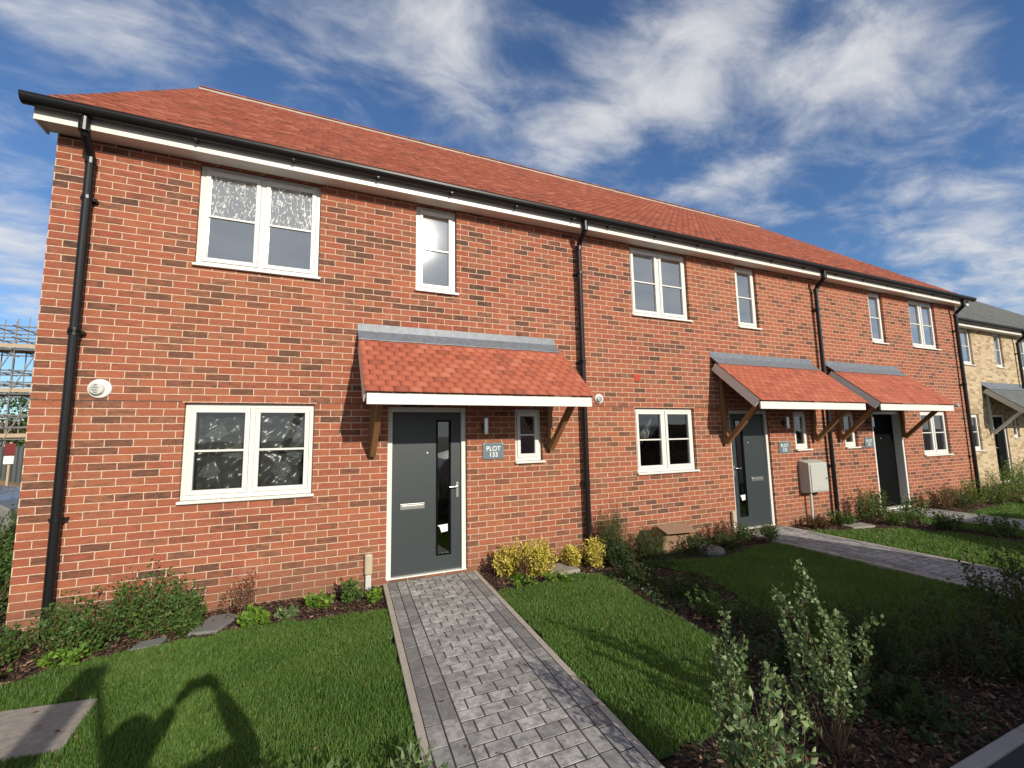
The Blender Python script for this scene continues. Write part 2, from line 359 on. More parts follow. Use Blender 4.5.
def blob(tot, x, y, ex, ey, amp, wv=.085):      # soft cloud bank around one direction of the sky, longer along its own axis
    d = pdir(x, y); u = (pdir(x+ex, y+ey) - d); wid = u.length; u.normalize(); v = d.cross(u).normalized()
    a = N(nt, 'ShaderNodeVectorMath', operation='DOT_PRODUCT'); L(nt, D, a.inputs[0]); a.inputs[1].default_value = u/wid
    b = N(nt, 'ShaderNodeVectorMath', operation='DOT_PRODUCT'); L(nt, D, b.inputs[0]); b.inputs[1].default_value = v/wv
    ua = mth(nt, 'SUBTRACT', a.outputs['Value'], d.dot(u)/wid)
    q = mth(nt, 'MULTIPLY_ADD', ua, ua, mth(nt, 'MULTIPLY', b.outputs['Value'], b.outputs['Value']))
    return mth(nt, 'MULTIPLY_ADD', mth(nt, 'POWER', .367879, q), amp, tot)
tot = .05
for bl in [(600,115,80,-26,.54,.08),(690,60,85,-45,.66,.10),(745,10,60,-15,.34),(690,150,50,10,.26),(800,100,60,-18,.40,.07),(870,58,85,-28,.66,.09),(970,22,60,-18,.44,.08),(470,105,30,80,.36),(430,30,110,25,.34),(545,145,45,8,.28),
           (270,30,170,20,.30,.12),(100,45,110,25,.26,.12),(770,208,80,6,.36,.05),(960,190,110,30,.30),(1010,268,150,14,.60,.10),(20,285,40,-8,.50),(25,222,50,-8,.46),(715,185,90,-24,.34,.025)]:
    tot = blob(tot, *bl)
sp = N(nt, 'ShaderNodeSeparateXYZ'); L(nt, D, sp.inputs[0])
dz = mth(nt, 'MAXIMUM', mth(nt, 'ADD', sp.outputs[2], .12), .05)
cv = N(nt, 'ShaderNodeCombineXYZ'); L(nt, mth(nt, 'DIVIDE', sp.outputs[0], dz), cv.inputs[0]); L(nt, mth(nt, 'DIVIDE', sp.outputs[1], dz), cv.inputs[1])
mp = N(nt, 'ShaderNodeMapping'); mp.inputs['Rotation'].default_value = (0, 0, R(35)); mp.inputs['Scale'].default_value = (1.0, 1.5, 1); L(nt, cv.outputs[0], mp.inputs[0])
nz = noise(nt, 3.3, 9, .60, mp.outputs[0], .35); nz2 = noise(nt, .8, 4, .5, cv.outputs[0], .2)
dens = mth(nt, 'ADD', tot, mth(nt, 'MULTIPLY', mth(nt, 'SUBTRACT', nz, .5), 1.75))
back = mth(nt, 'MULTIPLY', mth(nt, 'MAXIMUM', mth(nt, 'SUBTRACT', .12, sp.outputs[1]), 0), 1.3)   # unseen cloud added behind the camera to grey the window reflections
dens = mth(nt, 'ADD', dens, back)
dens = mth(nt, 'ADD', dens, mth(nt, 'MULTIPLY', mth(nt, 'SUBTRACT', nz2, .45), .25))
cr_ = N(nt, 'ShaderNodeMapRange'); cr_.interpolation_type = 'SMOOTHSTEP'; L(nt, dens, cr_.inputs[0]); cr_.inputs[1].default_value = .12; cr_.inputs[2].default_value = 1.05
cr_.inputs[4].default_value = .88
ccol = mix(nt, nz, (6.2,6.6,7.4), (12.8,12.7,12.5))
skc = mix(nt, 1, sky.outputs[0], (1.10,1.42,1.78), 'MULTIPLY')
L(nt, mix(nt, cr_.outputs[0], skc, ccol), bg.inputs[0])

# ------------------------------------------------------------------ ground sheets
def sheet(name, poly, z, mat, kind='structure', parent=None, thick=0):
    me = bpy.data.meshes.new(name); bm = bmesh.new()
    vs = [bm.verts.new((x, y, z)) for x, y in poly]; f = bm.faces.new(vs)
    if f.normal.z < 0: bmesh.ops.reverse_faces(bm, faces=[f])
    if thick:
        r = bmesh.ops.extrude_face_region(bm, geom=[f]); 
        for v in r['geom']:
            if isinstance(v, bmesh.types.BMVert): v.co.z -= thick
        bmesh.ops.recalc_face_normals(bm, faces=bm.faces)
    bm.to_mesh(me); bm.free(); me.materials.append(mat)
    o = bpy.data.objects.new(name, me); link(o, parent)
    if kind: o['kind'] = kind
    ORG[o] = Vector((0,0,0)); return o
sheet('ground', [(-600,-600),(900,-600),(900,900),(-600,900)], -.03, M['soil'])
sheet('road', [(-60,-12),(90,-12),(90,-4.285),(-60,-4.285)], -.012, M['asphalt'])
mk = MB(); mk.box(5.55, 6.6, -4.62, -4.53, -.02, -.008); mk.build('road_marking', M['mark'])['kind'] = 'structure'
kb = MB()
x = -3.0
while x < 24:
    kb.box(x+.004, x+.911, -4.285, -4.215, -.15, .004 + random.uniform(-.003, .003)); x += .915
kb.build('kerb', M['kerb'], bevel=.008)['kind'] = 'structure'

# front paths of block pavers
def path(xa, xb, y0, y1, skew, name='path'):
    """left/right edge at y=0, runs from y0 (door) to y1 (street)"""
    W = xb - xa; mb = MB(); ed = .05; cw = .103
    S = lambda x, y: x + skew*y
    def pv(x0, x1, ya, yb, z=.022, rn=None):
        rn = random.random()**1.3*.75 if rn is None else rn
        g = .0045; c = .0015; t = z + random.uniform(-.0008, .0015)
        x0 += g; x1 -= g; ya += g; yb -= g
        q = [(x0,ya),(x1,ya),(x1,yb),(x0,yb)]; q2 = [(x0+c,ya+c),(x1-c,ya+c),(x1-c,yb-c),(x0+c,yb-c)]
        vs = [(S(a,b), b, -.03) for a, b in q] + [(S(a,b), b, t-c) for a, b in q] + [(S(a,b), b, t) for a, b in q2]
        mb.add(vs, [(0,1,5,4),(1,2,6,5),(2,3,7,6),(3,0,4,7),(4,5,9,8),(5,6,10,9),(6,7,11,10),(7,4,8,11),(8,9,10,11)], rn)
    for i in range(2):
        for side in (0, 1):
            xx0 = xa + ed + i*cw if side == 0 else xb - ed - (i+1)*cw
            y = y1 - random.uniform(0, .1)
            while y < y0 - .02:
                yy = min(y + .205, y0)
                if yy > y1: pv(xx0, xx0+cw, max(y, y1), yy)
                y += .205
    fx0, fx1 = xa + ed + 2*cw, xb - ed - 2*cw; y = y1; k = 0; pw = (fx1-fx0)/4
    while y < y0 - .01:
        yy = min(y + .113, y0); xs = [fx0] + [fx0 + (j + (.5 if k % 2 else 1))*pw for j in range(4)] + [fx1]
        xs = sorted(set(round(a, 4) for a in xs if a <= fx1+1e-4))
        for a, b in zip(xs, xs[1:]):
            if b - a > .02: pv(a, b, y, yy, .022, .35 + .65*random.random())
        y = yy; k += 1
    o = mb.build(name, M['paver']); o['kind'] = 'structure'
    js = sheet('path_joints', [(S(xa+.01,y1),y1),(S(xb-.01,y1),y1),(S(xb-.01,y0),y0),(S(xa+.01,y0),y0)], .0200, M['sand'])
    e = MB()
    for x0, x1 in ((xa, xa+ed-.002), (xb-ed+.002, xb)):
        e.add([(S(x0,y1),y1,-.05),(S(x1,y1),y1,-.05),(S(x1,y0),y0,-.05),(S(x0,y0),y0,-.05),(S(x0,y1),y1,.0225),(S(x1,y1),y1,.0225),(S(x1,y0),y0,.0225),(S(x0,y0),y0,.0225)],
              [(0,3,2,1),(4,5,6,7),(0,1,5,4),(1,2,6,5),(2,3,7,6),(3,0,4,7)])
    e.build('path_edging', M['concrete'])['kind'] = 'structure'
path(3.25, 4.385, -.06, -4.21, .070)
path(9.02, 10.13, -.06, -4.21, .055)
path(13.2, 14.3, -.06, -4.21, .03)
path(21.3, 22.4, .98, -4.21, .03)

def inpoly(px, py, poly):
    n = len(poly); c = np.zeros(len(px), bool); j = n-1
    for i in range(n):
        xi, yi = poly[i]; xj, yj = poly[j]
        c ^= ((yi > py) != (yj > py)) & (px < (xj-xi)*(py-yi)/((yj-yi) + 1e-12) + xi); j = i
    return c
def scatter(poly, n):
    P = np.array(poly); lo, hi = P.min(0), P.max(0); xs = []; ys = []; tot_ = 0
    while tot_ < n:
        x = rng.uniform(lo[0], hi[0], n); y = rng.uniform(lo[1], hi[1], n); k = inpoly(x, y, poly)
        xs.append(x[k]); ys.append(y[k]); tot_ += k.sum()
    return np.concatenate(xs)[:n], np.concatenate(ys)[:n]
def area(poly):
    return abs(sum(poly[i-1][0]*poly[i][1] - poly[i][0]*poly[i-1][1] for i in range(len(poly))))/2
def wob(poly, amp=.03, step=.15, seed=0):
    """roughen the edge of a lawn"""
    rr = random.Random(seed); o = []
    for i in range(len(poly)):
        a = Vector(poly[i]); b = Vector(poly[(i+1) % len(poly)]); k = max(1, int((b-a).length/step)); nn = Vector((-(b-a).y, (b-a).x)).normalized()
        for j in range(k):
            p = a.lerp(b, j/k) + nn*rr.uniform(-amp, amp)*(0 if j == 0 else 1); o.append((p.x, p.y))
    return o
def lawn(poly, dens, hgt, label, seed, excl=None, wd=.0026):
    pl = wob(poly, .032, .10, seed)
    base = sheet('lawn', pl, -.006, M['turf'])
    n = int(area(poly)*dens); x, y = scatter(pl, n)
    if excl: k = ~inpoly(x, y, excl); x, y = x[k], y[k]; n = len(x)
    # mown tufts: height and lean vary slowly over the lawn
    cl = .5 + .25*np.sin(x*7.3 + 2.1*np.sin(y*3.1 + seed)) + .25*np.sin(y*9.1 + 1.7*np.sin(x*4.7))
    h = hgt*(.50 + .40*cl + rng.uniform(0, .5, n) + (rng.uniform(0, 1, n) > .985)*.7); th = rng.uniform(0, 2*np.pi, n); ln = rng.uniform(.1, .75, n)*h; la = rng.normal(1.2, 1.3, n)
    wx = np.cos(th)*wd*rng.uniform(.6, 1.3, n); wy = np.sin(th)*wd*rng.uniform(.6, 1.3, n)
    z0 = np.full(n, -.008); mx = x + np.cos(la)*ln*.35; my = y + np.sin(la)*ln*.35
    V = np.stack([np.stack([x-wx, y-wy, z0], 1), np.stack([x+wx, y+wy, z0], 1), np.stack([mx+wx*.8, my+wy*.8, z0+h*.6], 1), np.stack([mx-wx*.8, my-wy*.8, z0+h*.6], 1),
                  np.stack([x+np.cos(la)*ln, y+np.sin(la)*ln, z0+h], 1)], 1).reshape(-1, 3)
    b = np.arange(n)*5
    F = np.concatenate([np.stack([b, b+1, b+2], 1), np.stack([b, b+2, b+3], 1), np.stack([b+3, b+2, b+4], 1)])
    pt = np.sin(x*2.3+seed)*np.sin(y*2.9+1.3*np.sin(x*1.9)) + .5*np.sin(x*6.1+y*5.3)
    rn = np.clip(rng.uniform(0, 1, n)*.50 + cl*.25 + .13*pt + .08 + (rng.uniform(0, 1, n) > .93)*.35, 0, 1)
    o = npmesh('grass', V, F, M['grass'], rnd=np.concatenate([rn]*3))
    return tag(o, label, 'grass', kind='stuff')
slab_poly = [(.52,-1.42),(1.21,-1.53),(1.24,-2.10),(.55,-2.02)]
lawn([(-1.6,-2.2),(-.4,-1.45),(.53,-1.06),(.75,-.87),(1.15,-.78),(2.0,-.70),(3.18,-.84),(3.02,-3.15),(-2.0,-3.15)], 17000, .034, 'short bright lawn grass left of the nearest path', 1, slab_poly)
lawn([(4.34,-.86),(4.9,-.80),(5.35,-.70),(5.70,-.86),(5.60,-1.7),(5.56,-2.9),(5.0,-3.45),(4.17,-3.55)], 14000, .036, 'sunlit strip of lawn grass right of the nearest path', 2)
lawn([(6.5,-.62),(7.6,-1.0),(8.7,-.75),(8.93,-.8),(8.83,-3.5),(6.15,-3.5),(6.3,-2.6),(6.75,-1.5)], 7500, .036, 'shaded lawn grass in front of the middle house', 3, wd=.0034)
lawn([(10.15,-.42),(10.7,-.72),(11.6,-1.05),(12.0,-2.0),(11.9,-3.5),(10.0,-3.5)], 3000, .045, 'lawn grass between the middle path and the shrub strip', 4, wd=.005)
lawn([(12.5,-1.0),(13.1,-.7),(13.15,-3.5),(12.6,-3.5)], 2500, .05, 'narrow lawn grass left of the third path', 5, wd=.006)
lawn([(14.35,-.9),(17.2,-.7),(21.1,-.2),(21.1,-3.5),(14.25,-3.5)], 1500, .05, 'lawn grass beyond the third path', 6, wd=.008)
lawn([(22.6,-.2),(30,-.2),(30,-3.5),(22.6,-3.5)], 500, .05, 'far lawn grass before the buff brick house', 7, wd=.012)
lawn([(-9,1.5),(-.6,.9),(-.5,3),(-2.5,9),(-12,12)], 600, .07, 'rough grass at the side of the left house', 8, wd=.008)

# bark chips over the beds
def chips(poly, n, size=.013):
    n = int(n*2.2)
    x, y = scatter(poly, n); a = rng.uniform(0, 2*np.pi, n); l = size*rng.uniform(.4, 1.5, n); w_ = l*rng.uniform(.2, .5, n); tl = rng.uniform(-.5, .5, n)
    ux, uy = np.cos(a)*l, np.sin(a)*l; vx, vy = -np.sin(a)*w_, np.cos(a)*w_; z = -.026 + rng.uniform(.002, .03, n); dz = tl*l; dw = rng.uniform(-.6,.6,n)*w_
    V = np.stack([np.stack([x-ux-vx, y-uy-vy, z-dz-dw], 1), np.stack([x+ux-vx, y+uy-vy, z+dz-dw], 1), np.stack([x+ux+vx, y+uy+vy, z+dz+dw], 1), np.stack([x-ux+vx, y-uy+vy, z-dz+dw], 1)], 1).reshape(-1, 3)
    return V, np.arange(n*4).reshape(n, 4), rng.uniform(0, 1, n)
Vs, Fs, Rs = [], [], []; off = 0
for poly, n in [([(-1.2,-1.9),(-1.2,0),(3.2,0),(3.2,-.86),(2,-.72),(1.15,-.8),(.5,-1.1),(-.4,-1.5)], 9000), ([(4.36,0),(4.3,-.85),(5.7,-.86),(5.6,-1.8),(5.5,-3.0),(4.9,-3.55),(4.1,-3.6),(4.1,-4.2),(9,-4.2),(9,-3.5),(6.1,-3.5),(6.3,-2.6),(6.8,-1.5),(6.4,-.6),(9,-.6),(9,0)], 14000),
                ([(10.15,0),(10.15,-.45),(11.7,-1.1),(12.1,-3.5),(12.7,-3.5),(12.5,-1),(13.2,-.6),(13.2,0)], 4500), ([(14.3,0),(14.3,-.9),(18,-.7),(18,0)], 2000)]:
    V, F, r_ = chips(poly, n); Vs.append(V); Fs.append(F + off); Rs.append(r_); off += len(V)
tag(npmesh('bark_mulch', np.concatenate(Vs), np.concatenate(Fs), M['chip'], rnd=np.concatenate(Rs)), 'brown bark mulch covering the planting beds', 'mulch', kind='stuff')

Pp = []
for poly, n in [([(5.68,-.9),(6.9,-.7),(6.75,-1.5),(6.3,-2.6),(6.1,-3.5),(9,-3.5),(9,-4.2),(5.5,-4.2),(5.45,-3.2),(5.6,-1.8)], 9000), ([(6.2,-.15),(9,-.15),(8.9,-.7),(7.6,-.95),(6.6,-.6)], 3000), ([(4.2,-3.6),(5.4,-3.2),(5.4,-4.2),(4.15,-4.2)], 500)]:
    x, y = scatter(poly, n); k = (np.sin(x*5.1+y*2.3)+np.sin(y*6.7-x*1.9)+rng.normal(0, .7, n)) > -.35; x, y = x[k], y[k]; Pp.append(np.stack([x, y, rng.uniform(-.02, .07, len(x))*(.6+.4*np.sin(x*4)*np.sin(y*5))], 1))
P_ = np.concatenate(Pp); n = len(P_); D_ = rng.normal(size=(n, 3)); D_[:, 2] = np.abs(D_[:, 2])*.5 + .1; D_ /= np.linalg.norm(D_, axis=1)[:, None]
S_ = np.cross(D_, rng.normal(size=(n, 3))); S_ /= np.linalg.norm(S_, axis=1)[:, None]; l_ = .035*rng.uniform(.5, 1.4, n)[:, None]
V = np.stack([P_, P_+D_*l_*.5-S_*l_*.28, P_+D_*l_, P_+D_*l_*.5+S_*l_*.28], 1).reshape(-1, 3)
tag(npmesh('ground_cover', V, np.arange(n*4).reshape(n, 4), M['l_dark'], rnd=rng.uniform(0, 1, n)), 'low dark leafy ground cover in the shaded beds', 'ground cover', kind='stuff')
n = 420; x = rng.uniform(-.5, 9, n); y = -np.abs(rng.normal(0, 1.5, n)); k = (y > -4.1) & (y < -.05); x, y = x[k], y[k]; n = len(x); th = rng.uniform(0, 6.28, n); z = np.where(inpoly(x, y, [(3.2,-4.1),(4.2,-4.1),(4.4,0),(3.3,0)]), .028, .012) + rng.uniform(0, .012, n); l = rng.uniform(.010, .022, n)
V = np.stack([np.stack([x-np.cos(th)*l, y-np.sin(th)*l, z], 1), np.stack([x+np.sin(th)*l*.5, y-np.cos(th)*l*.5, z+l*.4], 1), np.stack([x+np.cos(th)*l, y+np.sin(th)*l, z+.002], 1), np.stack([x-np.sin(th)*l*.5, y+np.cos(th)*l*.5, z+l*.3], 1)], 1).reshape(-1, 3)
tag(npmesh('fallen_leaves', V, np.arange(n*4).reshape(n, 4), M['chip'], rnd=rng.uniform(.6, 1, n)), 'small dry leaves blown over the lawn, path and beds', 'fallen leaves', kind='stuff')

# ------------------------------------------------------------------ the houses
def wall_panel(mb, x0, x1, z0, z1, holes, y=0., t=.30, rev=.11):
    xs = sorted({x0, x1, *[h[0] for h in holes], *[h[1] for h in holes]}); zs = sorted({z0, z1, *[h[2] for h in holes], *[h[3] for h in holes]})
    inh = lambda a, b: any(h[0] < a < h[1] and h[2] < b < h[3] for h in holes)
    for i in range(len(xs)-1):
        for j in range(len(zs)-1):
            a, b, c, d = xs[i], xs[i+1], zs[j], zs[j+1]
            if inh((a+b)/2, (c+d)/2): continue
            mb.add([(a,y,c),(b,y,c),(b,y,d),(a,y,d)], [(0,1,2,3)])
    for a, b, c, d in holes:
        mb.add([(a,y,c),(b,y,c),(b,y,d),(a,y,d),(a,y+rev,c),(b,y+rev,c),(b,y+rev,d),(a,y+rev,d)], [(0,4,5,1),(1,5,6,2),(2,6,7,3),(3,7,4,0)])
def inner_panel(mb, x0, x1, z0, z1, holes, y):
    wall_panel(mb, x0, x1, z0, z1, holes, y, rev=.0001)
def window(parent, x0, x1, z0, z1, y=0., lights=2, film=None, upper=False, rec=.05, label=None):
    W = M['white']; t = .048; yf = y + rec; zf = z0 + .03
    m = MB()
    for b in ((x0+.002, x1-.002, zf, zf+t), (x0+.002, x1-.002, z1-t-.002, z1-.002), (x0+.002, x0+t, zf+t, z1-t-.002), (x1-t, x1-.002, zf+t, z1-t-.002)):
        m.box(b[0], b[1], yf, yf+.07, b[2], b[3])
    spans = [(x0+t, x1-t)]
    if lights == 2:
        xm = (x0+x1)/2; m.box(xm-.024, xm+.024, yf+.001, yf+.069, zf+t, z1-t-.002); spans = [(x0+t, xm-.024), (xm+.024, x1-t)]
    fr = m.build('window', W, parent, bevel=.003)
    if label: fr['label'] = label
    s = MB(); s.box(x0-.012, x1+.022, y-.040, yf-.002, z0, z0+.028); s.build('sill', W, fr, bevel=.004)
    q = MB()
    for a, b in spans:
        sa = .047; ys = yf - .012; a += .002; b -= .002; c, d = zf+t+.002, z1-t-.004
        sm = MB(); sm.box(a, b, ys, yf+.055, c, c+sa); sm.box(a, b, ys, yf+.055, d-sa, d); sm.box(a, a+sa, ys, yf+.055, c+sa, d-sa); sm.box(b-sa, b, ys, yf+.055, c+sa, d-sa)
        sm.build('sash', W, fr, bevel=.004)
        zm = (c+d)/2; bm_ = MB(); bm_.box(a+sa, b-sa, ys+.012, ys+.022, zm-.011, zm+.011); bm_.build('glazing_bar', W, fr, bevel=.002)
        q.add([(a+sa,ys+.03,c+sa),(b-sa,ys+.03,c+sa),(b-sa,ys+.03,d-sa),(a+sa,ys+.03,d-sa)], [(0,1,2,3)])
        if film == 'bubble':
            f = MB(); f.add([(a+sa,ys+.026,zm+.01),(b-sa,ys+.026,zm+.01),(b-sa,ys+.026,d-sa),(a+sa,ys+.026,d-sa)], [(0,1,2,3)]); f.build('protective_film', M['bubble'], fr, recalc=False)
        if film == 'crinkle':
            crinkle(fr, a+sa+.01, b-sa-.005, ys+.05, c+sa, d-sa, int(a*100))
        if film == 'flap' and a < (x0+x1)/2 - .05:
            f = MB(); f.add([(a+sa,ys+.045,zm+.05),(a+sa+.22,ys+.05,zm+.02),(a+sa+.30,ys+.05,d-sa-.05)], [(0,1,2)]); f.build('loose_film', M['bubble'], fr, recalc=False)
    if upper:
        v = MB(); v.box(x0+.10, x1-.10, yf-.01, yf+.001, z1-.040, z1-.022); v.build('trickle_vent', M['palegrey'], fr, bevel=.002)
    q.build('pane', M['glass_up' if upper else 'glass'], fr, recalc=False)
    return fr
def crinkle(parent, x0, x1, y, z0, z1, seed):
    rr = np.random.default_rng(seed); nx, nz = 34, 56
    X, Z = np.meshgrid(np.linspace(x0, x1, nx), np.linspace(z0, z1, nz)); Y = np.zeros_like(X)
    for k in range(16):      # straight random creases
        a = rr.uniform(0, np.pi); cx, cz = rr.uniform(x0, x1), rr.uniform(z0, z1); d = (X-cx)*np.cos(a) + (Z-cz)*np.sin(a)
        Y += rr.uniform(-.05, .05)*np.abs(((d*rr.uniform(3, 9)) % 1) - .5)
    Y = Y - Y.min(); V = np.stack([X, y + .012 + Y, Z], 2).reshape(-1, 3)
    i = np.arange((nz-1)*nx).reshape(nz-1, nx)[:, :-1].ravel(); F = np.stack([i, i+1, i+nx+1, i+nx], 1)
    keep = rr.uniform(0, 1) > -1; o = npmesh('crumpled_film', V, F, M['film'], parent)
    for q in range(3):      # doubled sheets where the film has sagged and folded
        px, pz = rr.uniform(x0, x1-.1), z0 + (z1-z0)*(.18, .42, .68)[q]; w1 = rr.uniform(.16, .30)
        pts = [(px, pz), (px+w1*.6, pz-rr.uniform(.02,.10)), (px+w1, pz+rr.uniform(-.02,.05)), (px+w1*.7, pz+rr.uniform(.08,.18)), (px+w1*.2, pz+rr.uniform(.06,.14))]
        pts = [(min(max(a_, x0), x1), min(max(b_, z0), z1)) for a_, b_ in pts]
        c2 = MB(); c2.add([(a_, y+.010, b_) for a_, b_ in pts], [(0,1,2,3,4)]); c2.build('folded_film', M['sheetfilm'], parent, recalc=False)
def door(parent, x0, x1, z0, z1, y=0., glass='right', mat='door', rec=.06, tagw=True, label=None, sdp=.012):
    W = M['white']; t = .062; yf = y+rec
    fd = .068 + sdp; fr = MB(); fr.box(x0+.002, x0+t, yf-.02, yf+fd, z0+.03, z1-.002); fr.box(x1-t, x1-.002, yf-.02, yf+fd, z0+.03, z1-.002); fr.box(x0+t, x1-t, yf-.02, yf+fd, z1-t, z1-.002)
    a, b, c, d = x0+t+.004, x1-t-.004, z0+.06, z1-t-.004; ys = yf+sdp
    gl = (b-.30, b-.15) if glass == 'right' else (a+.15, a+.30); gz = (c+.20, d-.12)
    s = MB()
    if glass:
        for q in ((a, gl[0], c, d), (gl[1], b, c, d), (gl[0], gl[1], c, gz[0]), (gl[0], gl[1], gz[1], d)): s.box(q[0], q[1], ys, ys+.045, q[2], q[3])
    else: s.box(a, b, ys, ys+.045, c, d)
    dr = s.build('front_door', M[mat], parent, bevel=.0)
    if label: dr['label'] = label
    fr.build('door_frame', W, dr, bevel=.004)
    th = MB(); th.box(x0+.004, x1-.004, yf-.045, yf+.08, z0+.028, z0+.052); th.build('threshold', M['white'], dr, bevel=.003)
    if glass:
        r_ = MB(); e = .022
        r_.box(gl[0]-e, gl[1]+e, ys-.010, ys-.001, gz[0]-e, gz[0]); r_.box(gl[0]-e, gl[1]+e, ys-.010, ys-.001, gz[1], gz[1]+e); r_.box(gl[0]-e, gl[0], ys-.010, ys-.001, gz[0], gz[1]); r_.box(gl[1], gl[1]+e, ys-.010, ys-.001, gz[0], gz[1])
        r_.build('glazing_bead', M['doorblack'], dr, bevel=.003)
        p = MB(); p.add([(gl[0],ys+.01,gz[0]),(gl[1],ys+.01,gz[0]),(gl[1],ys+.01,gz[1]),(gl[0],ys+.01,gz[1])], [(0,1,2,3)]); p.build('door_glass', M['glass'], dr, recalc=False)
        if tagw:
            p = MB(); zt = gz[0]+.26; p.add([(gl[0]+.0,ys+.004,zt+.08),(gl[1]-.02,ys+.003,zt+.09),(gl[1]-.02,ys+.003,zt),(gl[0]+.05,ys+.003,zt-.01),(gl[0]+.03,ys+.003,zt+.05)], [(0,1,2,3,4)]); p.build('paper_tag', M['whiteboard'], dr, recalc=False)
    lx = (a + .10, a + .40) if glass == 'right' else (b-.42, b-.12); lz = z0+.86
    lp = MB(); lp.box(lx[0], lx[1], ys-.014, ys-.001, lz-.035, lz+.035); lp.box(lx[0]+.015, lx[1]-.015, ys-.020, ys-.014, lz-.022, lz+.016)
    if mat != 'doorblack': lp.build('letter_plate', M['steel'], dr, bevel=.003)
    hx = b-.045 if glass == 'right' else a+.045; sg = -1 if glass == 'right' else 1
    h = MB(); hz = z0+1.04; h.box(hx-.017, hx+.017, ys-.010, ys-.001, hz-.11, hz+.08); h.tube([(hx,ys-.008,hz+.03),(hx,ys-.05,hz+.03),(hx+sg*.02,ys-.055,hz+.03),(hx+sg*.12,ys-.055,hz+.028)], .009, 8)
    h.build('door_handle', M['steel'], dr, bevel=.002)
    k = MB(); k.lathe([(.012,0),(.012,.008),(.006,.010)], ((a+b)/2 - .0 , ys, z0+1.5)); k.build('spyhole', M['steel'], dr, smooth=False)
    return dr
def tile_field(x0, x1, ya, za, yb, zb, gauge, tw, th, jit=.0015, gap=.003):
    """plain tiles laid in broken-bond courses from eave (ya,za) up to (yb,zb)"""
    sl_ = math.hypot(yb-ya, zb-za); dy, dz_ = (yb-ya)/sl_, (zb-za)/sl_; ny, nz_ = -dz_, dy
    n = int(math.ceil(sl_/gauge)); V = []; F = []; Rn = []; b = 0
    for k in range(n):
        s0 = k*gauge; s1 = min(s0 + gauge*1.06, sl_); xs = x0 - (tw/2 if k % 2 else 0)
        m = int((x1-xs)/tw) + 2; a = np.clip(xs + np.arange(m)*tw + gap, x0, x1); c = np.clip(xs + (np.arange(m)+1)*tw - gap, x0, x1)
        k_ = (c-a) > .02; a, c = a[k_], c[k_]; m = len(a)
        lo = th*1.15 + rng.uniform(-jit, jit, m); so = s0 + rng.uniform(-jit, jit, m)
        hi = np.full(m, .001); Z = np.zeros(m)
        def P(x, s, h): return np.stack([x, ya + dy*s + ny*h, za + dz_*s + nz_*h], 1)
        vs = [P(a, so, lo*0 - .001), P(c, so, lo*0 - .001), P(c, so, lo), P(a, so, lo), P(a, Z+s1, hi), P(c, Z+s1, hi), P(a, Z+s1, hi*0-.004), P(c, Z+s1, hi*0-.004)]
        V.append(np.stack(vs, 1).reshape(-1, 3)); q = b + np.arange(m)*8
        for f in ((0,1,2,3),(3,2,5,4),(0,3,4,6),(1,7,5,2)): F.append(np.stack([q+f[0], q+f[1], q+f[2], q+f[3]], 1))
        r_ = rng.uniform(0, 1, m); Rn += [r_]*4; b += m*8
    return np.concatenate(V), np.concatenate(F), np.concatenate(Rn)
def canopy(parent, xl, xr, y=0., tile='tile', wood='timber', verge='greytimber', label=None):
    ye, ze, yt, zt = y-.90, 2.165, y-.03, 2.935
    V, F, r_ = tile_field(xl, xr, ye, ze, yt, zt, .1, .150, .007, .0012, .0026)
    cn = npmesh('canopy', V, F, M[tile], parent, r_)
    if label: cn['label'] = label
    L_ = math.hypot(yt-ye, zt-ze); uy, uz = (yt-ye)/L_, (zt-ze)/L_
    f = MB(); f.box(xl+.03, xr-.03, y-.862, y-.840, 2.035, 2.155); f.build('canopy_fascia', M['fascia'], cn, bevel=.003)
    d = MB(); c = Vector(((xl+xr)/2, (ye+yt)/2+.012, (ze+zt)/2 - .030)); d.obox(c, ((xr-xl)/2-.032,0,0), (0,uy*(L_/2-.06),uz*(L_/2-.06)), (0,-uz*.012,uy*.012)); d.build('canopy_deck', M['greytimber'], cn)
    for x in (xl+.012, xr-.012):
        v = MB(); c = Vector((x, (ye+yt)/2+.03, (ze+zt)/2-.085)); v.obox(c, (.010,0,0), (0,uy*(L_/2-.062),uz*(L_/2-.062)), (0,-uz*.070,uy*.070)); v.build('verge_board', M[verge], cn, bevel=.002)
    l = MB(); n = 20
    xs = np.linspace(xl-.005, xr+.005 - .06, n)
    for i in range(n-1):
        a, b = xs[i], xs[i+1]; w1 = .004*math.sin(i*1.7); w2 = .004*math.sin((i+1)*1.7)
        l.add([(a,y-.004,3.075),(b,y-.004,3.075),(b,y-.010,2.985),(a,y-.010,2.985),(a,y-.155+w1,2.858+w1),(b,y-.155+w2,2.858+w2),(a,y-.155+w1,2.848+w1),(b,y-.155+w2,2.848+w2)], [(0,1,2,3),(3,2,5,4),(4,5,7,6)], 0)
    l.build('lead_flashing', M['lead'], cn)
    for x in (xl+.19, xr-.19):
        b = MB(); b.bar((x, y-.036, 1.50), (x, y-.036, 2.84), .07, .066, up=(0,1,0)); b.bar((x+.001, y-.050, 1.50), (x+.001, y-.74, 2.16), .066, .075)
        pass
        b.build('bracket', M[wood], cn, bevel=.004)
    return cn
